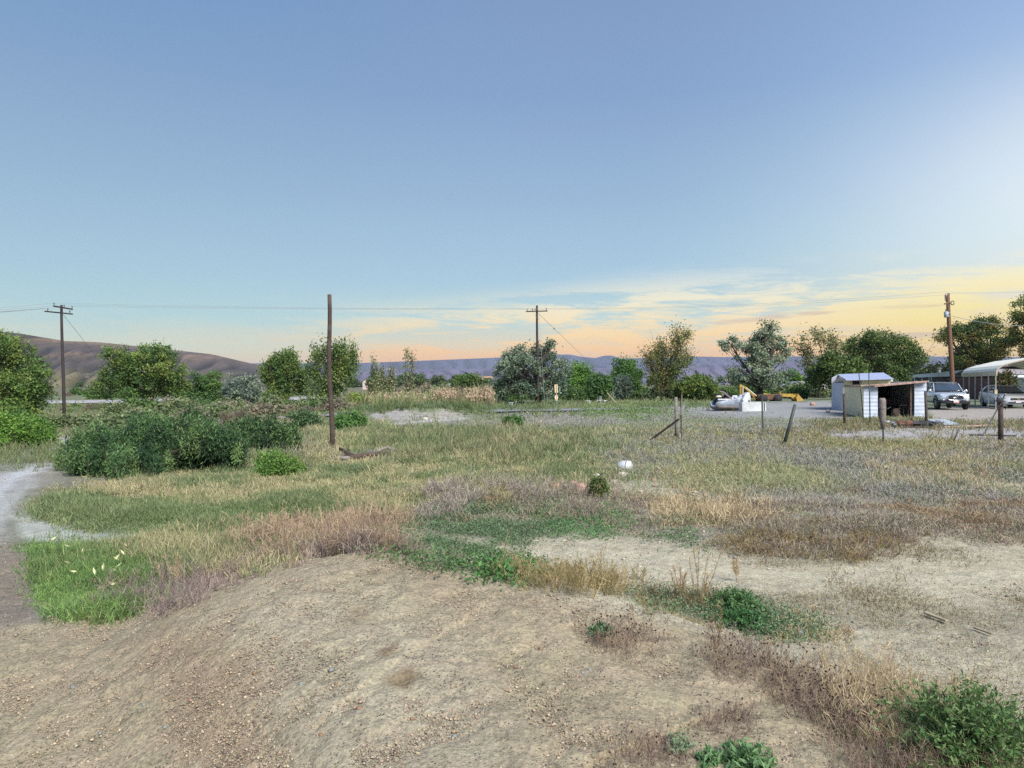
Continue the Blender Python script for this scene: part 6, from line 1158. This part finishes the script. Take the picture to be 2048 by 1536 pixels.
c = at(1504, 45.4); e = empty('chest_freezer', (c.x, c.y, float(zt(c.x, 45.4)) - .03), R(3), 'long white chest freezer lying beside the derelict boat', 'freezer'); mb = MB(); mb.box((-.05, 0, .29), (1.34, .6, .58)); mb.build('body', WHITEP, e, bevel=.02)
mb = MB(); mb.box((.72, 0, .29), (.08, .62, .58)); mb.build('lid', WHITEP, e, bevel=.015); mb = MB(); mb.box((.66, 0, .29), (.03, .58, .56)); mb.build('seal', DARKM, e)
mb = MB(); mb.box((-.05, 0, .592), (1.36, .62, .02)); mb.build('top_rim', FASC, e)
# small white discarded things under the trees
for k, (u_, v_, lb, w_, h_) in enumerate([(1176, 806, 'white basin lying under the low dark tree, the leftmost of three white things', .55, .2), (1196, 807, 'white tipped plastic chair between the two smaller white things under the trees', .6, .4), (1209, 806, 'small white crate right of the tipped white chair', .4, .25), (1022, 812, 'lone white box lying in the grass left of the middle utility pole', .34, .28)]):
    x, y, z = ground_at(u_, v_); e = empty(['wash_basin', 'plastic_chair', 'white_crate', 'white_box'][k], (float(x[0]), float(y[0]), float(z[0]) - .02), R(20 * k), lb, ['basin', 'chair', 'crate', 'box'][k])
    if k == 1:
        mb = MB(); mb.box((0, 0, .32), (.42, .42, .04)); mb.build('seat', WHITEP, e, bevel=.01); mb = MB(); mb.box((.22, 0, .5), (.04, .42, .4)); mb.build('backrest', WHITEP, e, bevel=.01)
        for sx_ in (-.18, .18):
            for sy_ in (-.18, .18): mb = MB(); mb.tube([(sx_, sy_, .31), (sx_ * 1.2, sy_ * 1.2, 0)], .02, 5); mb.build('leg', WHITEP, e)
    else:
        mb = MB(); mb.box((0, 0, h_ / 2), (w_ * .8, w_ * .6, h_)); mb.build('body', WHITEP, e, bevel=.03); mb = MB(); mb.tube([(-w_ * .45, -w_ * .33, h_), (w_ * .45, -w_ * .33, h_), (w_ * .45, w_ * .33, h_), (-w_ * .45, w_ * .33, h_), (-w_ * .45, -w_ * .33, h_)], .03, 5); mb.build('rim', FASC, e)
x, y, z = ground_at(1237, 810); b = Vector((float(x[0]), float(y[0]), float(z[0]))); mb = MB(); mb.tube([(0, 0, -.05), at(1214, float(y[0]) + .5, v=785) - b], [.045, .035], 6); o = mb.build('leaning_pole', mat('pale_timber', (196, 178, 140), .8), None, True); o.location = b; tag(o, 'pale yellow pole leaning to the left in front of the dense green tree', 'pole')
b = at(965, 118); mb = MB(); mb.tube([(0, 0, -.2), (0, 0, EYE + (V0 - 753) / F * 118)], .16, 6); mb.box((.9, 0, 2.9), (1.6, .12, .25)); o = mb.build('timber_frame', mat('tan_timber', (190, 160, 128), .8), None); o.location = b; tag(o, 'tan post with a crossbeam standing in the dark green thicket', 'post')
mb = MB(); b = at(1391, 78); mb.tube([(0, 0, .3), at(1393, 78, v=741) - b], .07, 6); o = mb.build('leaning_post', DARKM, None); o.location = b; tag(o, 'dark slanted post sticking out above the big rounded bush', 'post')
# boards, pipes and the pile by the shed
def plank(label, u0, v0, u1, v1, w_, th, m, name='board', cat='board', group='boards lying on the ground', up=.03):
    a = ground_at(u0, v0); b = ground_at(u1, v1); A = Vector((float(a[0][0]), float(a[1][0]), float(a[2][0]) + up)); B = Vector((float(b[0][0]), float(b[1][0]), float(b[2][0]) + up)); mb = MB(); T_ = B - A; M = T_.to_track_quat('X', 'Z').to_matrix().to_4x4(); mb.box((T_.length / 2, 0, 0), (T_.length, w_, th), M); o = mb.build(name, m, None, bevel=.004); o.location = A; return tag(o, label, cat, group)
plank('wide pale blue-grey sheet lying on the gravel in front of the pickup truck', 1868, 842, 1900, 853, .9, .03, mat('pale_sheet', (186, 198, 206), .6), name='metal_sheet', cat='sheet', group=None, up=.09)
plank('dark board at the foot of the rubbish pile by the shed corner', 1800, 856, 1880, 857, .14, .08, WOOD)
plank('pale board lying on the gravel right of the blue-grey sheet', 1905, 853, 1962, 847, .16, .05, WOODG)
plank('long dark board lying along the edge of the gravel at the right', 1880, 855, 1990, 852, .10, .06, RUSTF)
plank('dark pipe lying across the gravel near the thick brown fence post', 1940, 871, 2030, 874, .06, .06, DARKM)
plank('short white board lying on the pale gravel strip', 1803, 883, 1836, 885, .06, .03, WHITEP)
plank('weathered short plank half buried in the bare dirt at the right', 1850, 1232, 1895, 1250, .035, .015, mat('pale_timber_scrap', (166, 152, 128), .9, var=.2, scale=9))
plank('thin weathered stick lying just right of the half buried plank', 1948, 1262, 1985, 1276, .02, .012, mat('stick_bark', (150, 134, 112), .9, var=.2, scale=9))
rr = random.Random(12); x, y, z = ground_at(1836, 853); e = empty('rubbish_pile', (float(x[0]), float(y[0]), float(z[0])), 0, 'low pile of grey and brown rubbish at the right front corner of the shed', 'rubbish pile')
for nm, m, k_ in (('grey_rubble', STEEL, 9), ('brown_rubble', RUSTY, 9), ('dark_rubble', DARKM, 12)):
    mb = MB()
    for k in range(k_): mb.ball((rr.uniform(-1.0, .9), rr.uniform(-.3, .6), rr.uniform(.0, .16)), (rr.uniform(.08, .3), rr.uniform(.06, .2), rr.uniform(.03, .12)), 7, 4, jit=.35, rng=rr)
    mb.build(nm, m, e)
mb = MB()
for k in range(9): p = Vector((rr.uniform(-.9, .8), rr.uniform(-.2, .3), .05)); mb.tube([p, p + Vector((rr.uniform(-.5, .5), rr.uniform(-.1, .1), rr.uniform(.05, .3)))], .018, 4)
mb.build('sticks', WOOD, e)
# fallen branches by the bare post
def branch(label, pts, r0, m, seed, name='fallen_branch'):
    P = []
    for (u_, v_, dz_) in pts: a = ground_at(u_, v_); P.append(Vector((float(a[0][0]), float(a[1][0]), float(a[2][0]) + dz_)))
    d0 = P[0].y; P = [Vector((p.x / p.y * (d0 + (p.y - d0) * .25), d0 + (p.y - d0) * .25, p.z)) for p in P]
    o0_ = P[0].copy(); mb = MB(); mb.tube([p - o0_ for p in P], [r0 * (1 - .5 * k / len(P)) for k in range(len(P))], 8); o = mb.build(name, m, None, True); o.location = o0_; return tag(o, label, 'branch', 'fallen branches by the bare post')
branch('dark forked branch end curling up right of the bare wooden post', [(716, 919, .05), (703, 915, .08), (692, 909, .14), (680, 905, .22)], .06, WOOD, 1)
branch('long dark fallen branch lying right of the bare wooden post', [(690, 919, .05), (715, 918, .07), (742, 914, .10), (766, 909, .10), (784, 908, .06)], .07, WOOD, 2)
branch('pale barkless branch with a broken white end lying on the long dark branch', [(786, 909, .10), (776, 904, .18), (762, 909, .12), (746, 915, .05)], .055, WOODG, 3)
branch('flat grey log lying in the grass below the dark branches', [(656, 922, .03), (680, 921, .06), (700, 922, .05)], .06, WOODG, 4)
branch('thin grey stick in the grass left of the bare wooden post', [(602, 917, .03), (612, 913, .08), (621, 911, .10)], .03, WOODG, 5)
branch('short grey bleached log at the right end of the fallen branches', [(770, 922, .04), (782, 921, .07), (796, 923, .03)], .05, WOODG, 6)
# rocks
RKW = mat('pale_rock', (206, 200, 186), .9, var=.12, scale=8, c2=(160, 150, 134), bump_=.5); RKB = mat('brown_rock', (160, 126, 94), .9, var=.15, scale=8, c2=(118, 92, 72), bump_=.5); RKP = mat('pink_rock', (180, 146, 132), .9, var=.15, scale=9, c2=(140, 112, 100), bump_=.5); RKG = mat('grey_rock', (150, 158, 156), .9, var=.15, scale=9, c2=(108, 112, 110), bump_=.5)
def rock(label, u_, v_, w_, h_, m, seed, group=None):
    x, y, z = ground_at(u_, v_); d = float(y[0]); rr = random.Random(seed); mb = MB(); sx_ = w_ / F * d / 2; sz_ = h_ / F * d; mb.ball((0, sx_ * .5, sz_ * .38), (sx_, sx_ * .8, sz_ * .62), 11, 7, jit=.14, rng=rr); o = mb.build('rock', m, None, True); o.location = (float(x[0]), d, float(z[0])); o.rotation_euler = (0, 0, 0); return tag(o, label, 'rock', group)
x, y, z = ground_at(1250, 946); e = empty('plastic_drum', (float(x[0]), float(y[0]), float(z[0]) + .12), R(-24), 'white plastic drum lying on its side on pale stones in the weeds', 'drum')
mb = MB(); mb.tube([(-.145, 0, 0), (-.13, 0, .0), (-.05, 0, .0), (.04, 0, 0), (.12, 0, 0), (.145, 0, 0)], [.07, .095, .125, .135, .12, .07], 16); mb.build('body', WHITEP, e, True)
mb = MB(); mb.tube([(.035, 0, 0), (.05, 0, 0)], .140, 16); mb.build('band', WOODG, e, True)
rock('pale block under the white plastic drum', 1247, 953, 26, 9, RKW, 1)
rock('rounded orange-brown rock in the weeds left of the pinkish stones', 1112, 981, 30, 14, RKB, 2); rock('small cream stone against the orange-brown rock', 1093, 984, 13, 6, RKW, 3)
rock('large pinkish stone among the weeds', 1162, 984, 26, 18, RKP, 4); rock('pinkish stone left of the large one', 1147, 970, 18, 8, RKP, 5); rock('small pinkish stone farthest left of the pink ones', 1131, 974, 12, 6, RKP, 6)
rock('pale stone behind the upright green and brown clump', 1195, 956, 18, 9, RKW, 7); rock('round grey stone at the right end of the green strip', 1601, 1270, 20, 11, RKG, 8)
rock('small white rock alone on the pale bank near the right edge', 1963, 1010, 9, 8, RKW, 9); rock('cream block on the flank of the small dirt jump', 850, 841, 13, 6, RKW, 10)
rock('pale pinkish pointed rock at the edge of the gravel yard', 1627, 812, 12, 8, RKP, 11); rock('pale rock beside the left wall of the small cream shed', 1657, 825, 10, 6, RKW, 12)
rock('white stone in the grass at the foot of the thick grey post', 1332, 878, 24, 7, RKW, 13); rock('brown clod at the lower end of the dry brush left of the mound', 335, 1165, 20, 8, RKB, 14)
rng = np.random.default_rng(8)
for k in range(46):
    u_ = rng.uniform(1060, 1560); v_ = rng.uniform(1055, 1180) - (u_ - 1300) * .02; rock('small pale stone scattered on the bare dirt', u_, v_, rng.uniform(4, 10), rng.uniform(2.5, 5), RKW if k % 4 else RKG, 50 + k, 'small pale stones on the bare dirt')
for k in range(26):
    u_ = rng.uniform(1180, 1420); v_ = rng.uniform(955, 1010); rock('small stone on the weedy bank right of the white drum', u_, v_, rng.uniform(5, 14), rng.uniform(3, 6), RKW if k % 3 else RKP, 120 + k, 'small stones on the weedy bank')
for k in range(22):
    u_ = rng.uniform(60, 1300); v_ = rng.uniform(1260, 1520); rock('fist-sized clod on the gravelly mound', u_, v_, rng.uniform(7, 13), rng.uniform(4, 6), RKB if k % 2 else RKG, 160 + k, 'clods on the gravelly mound')
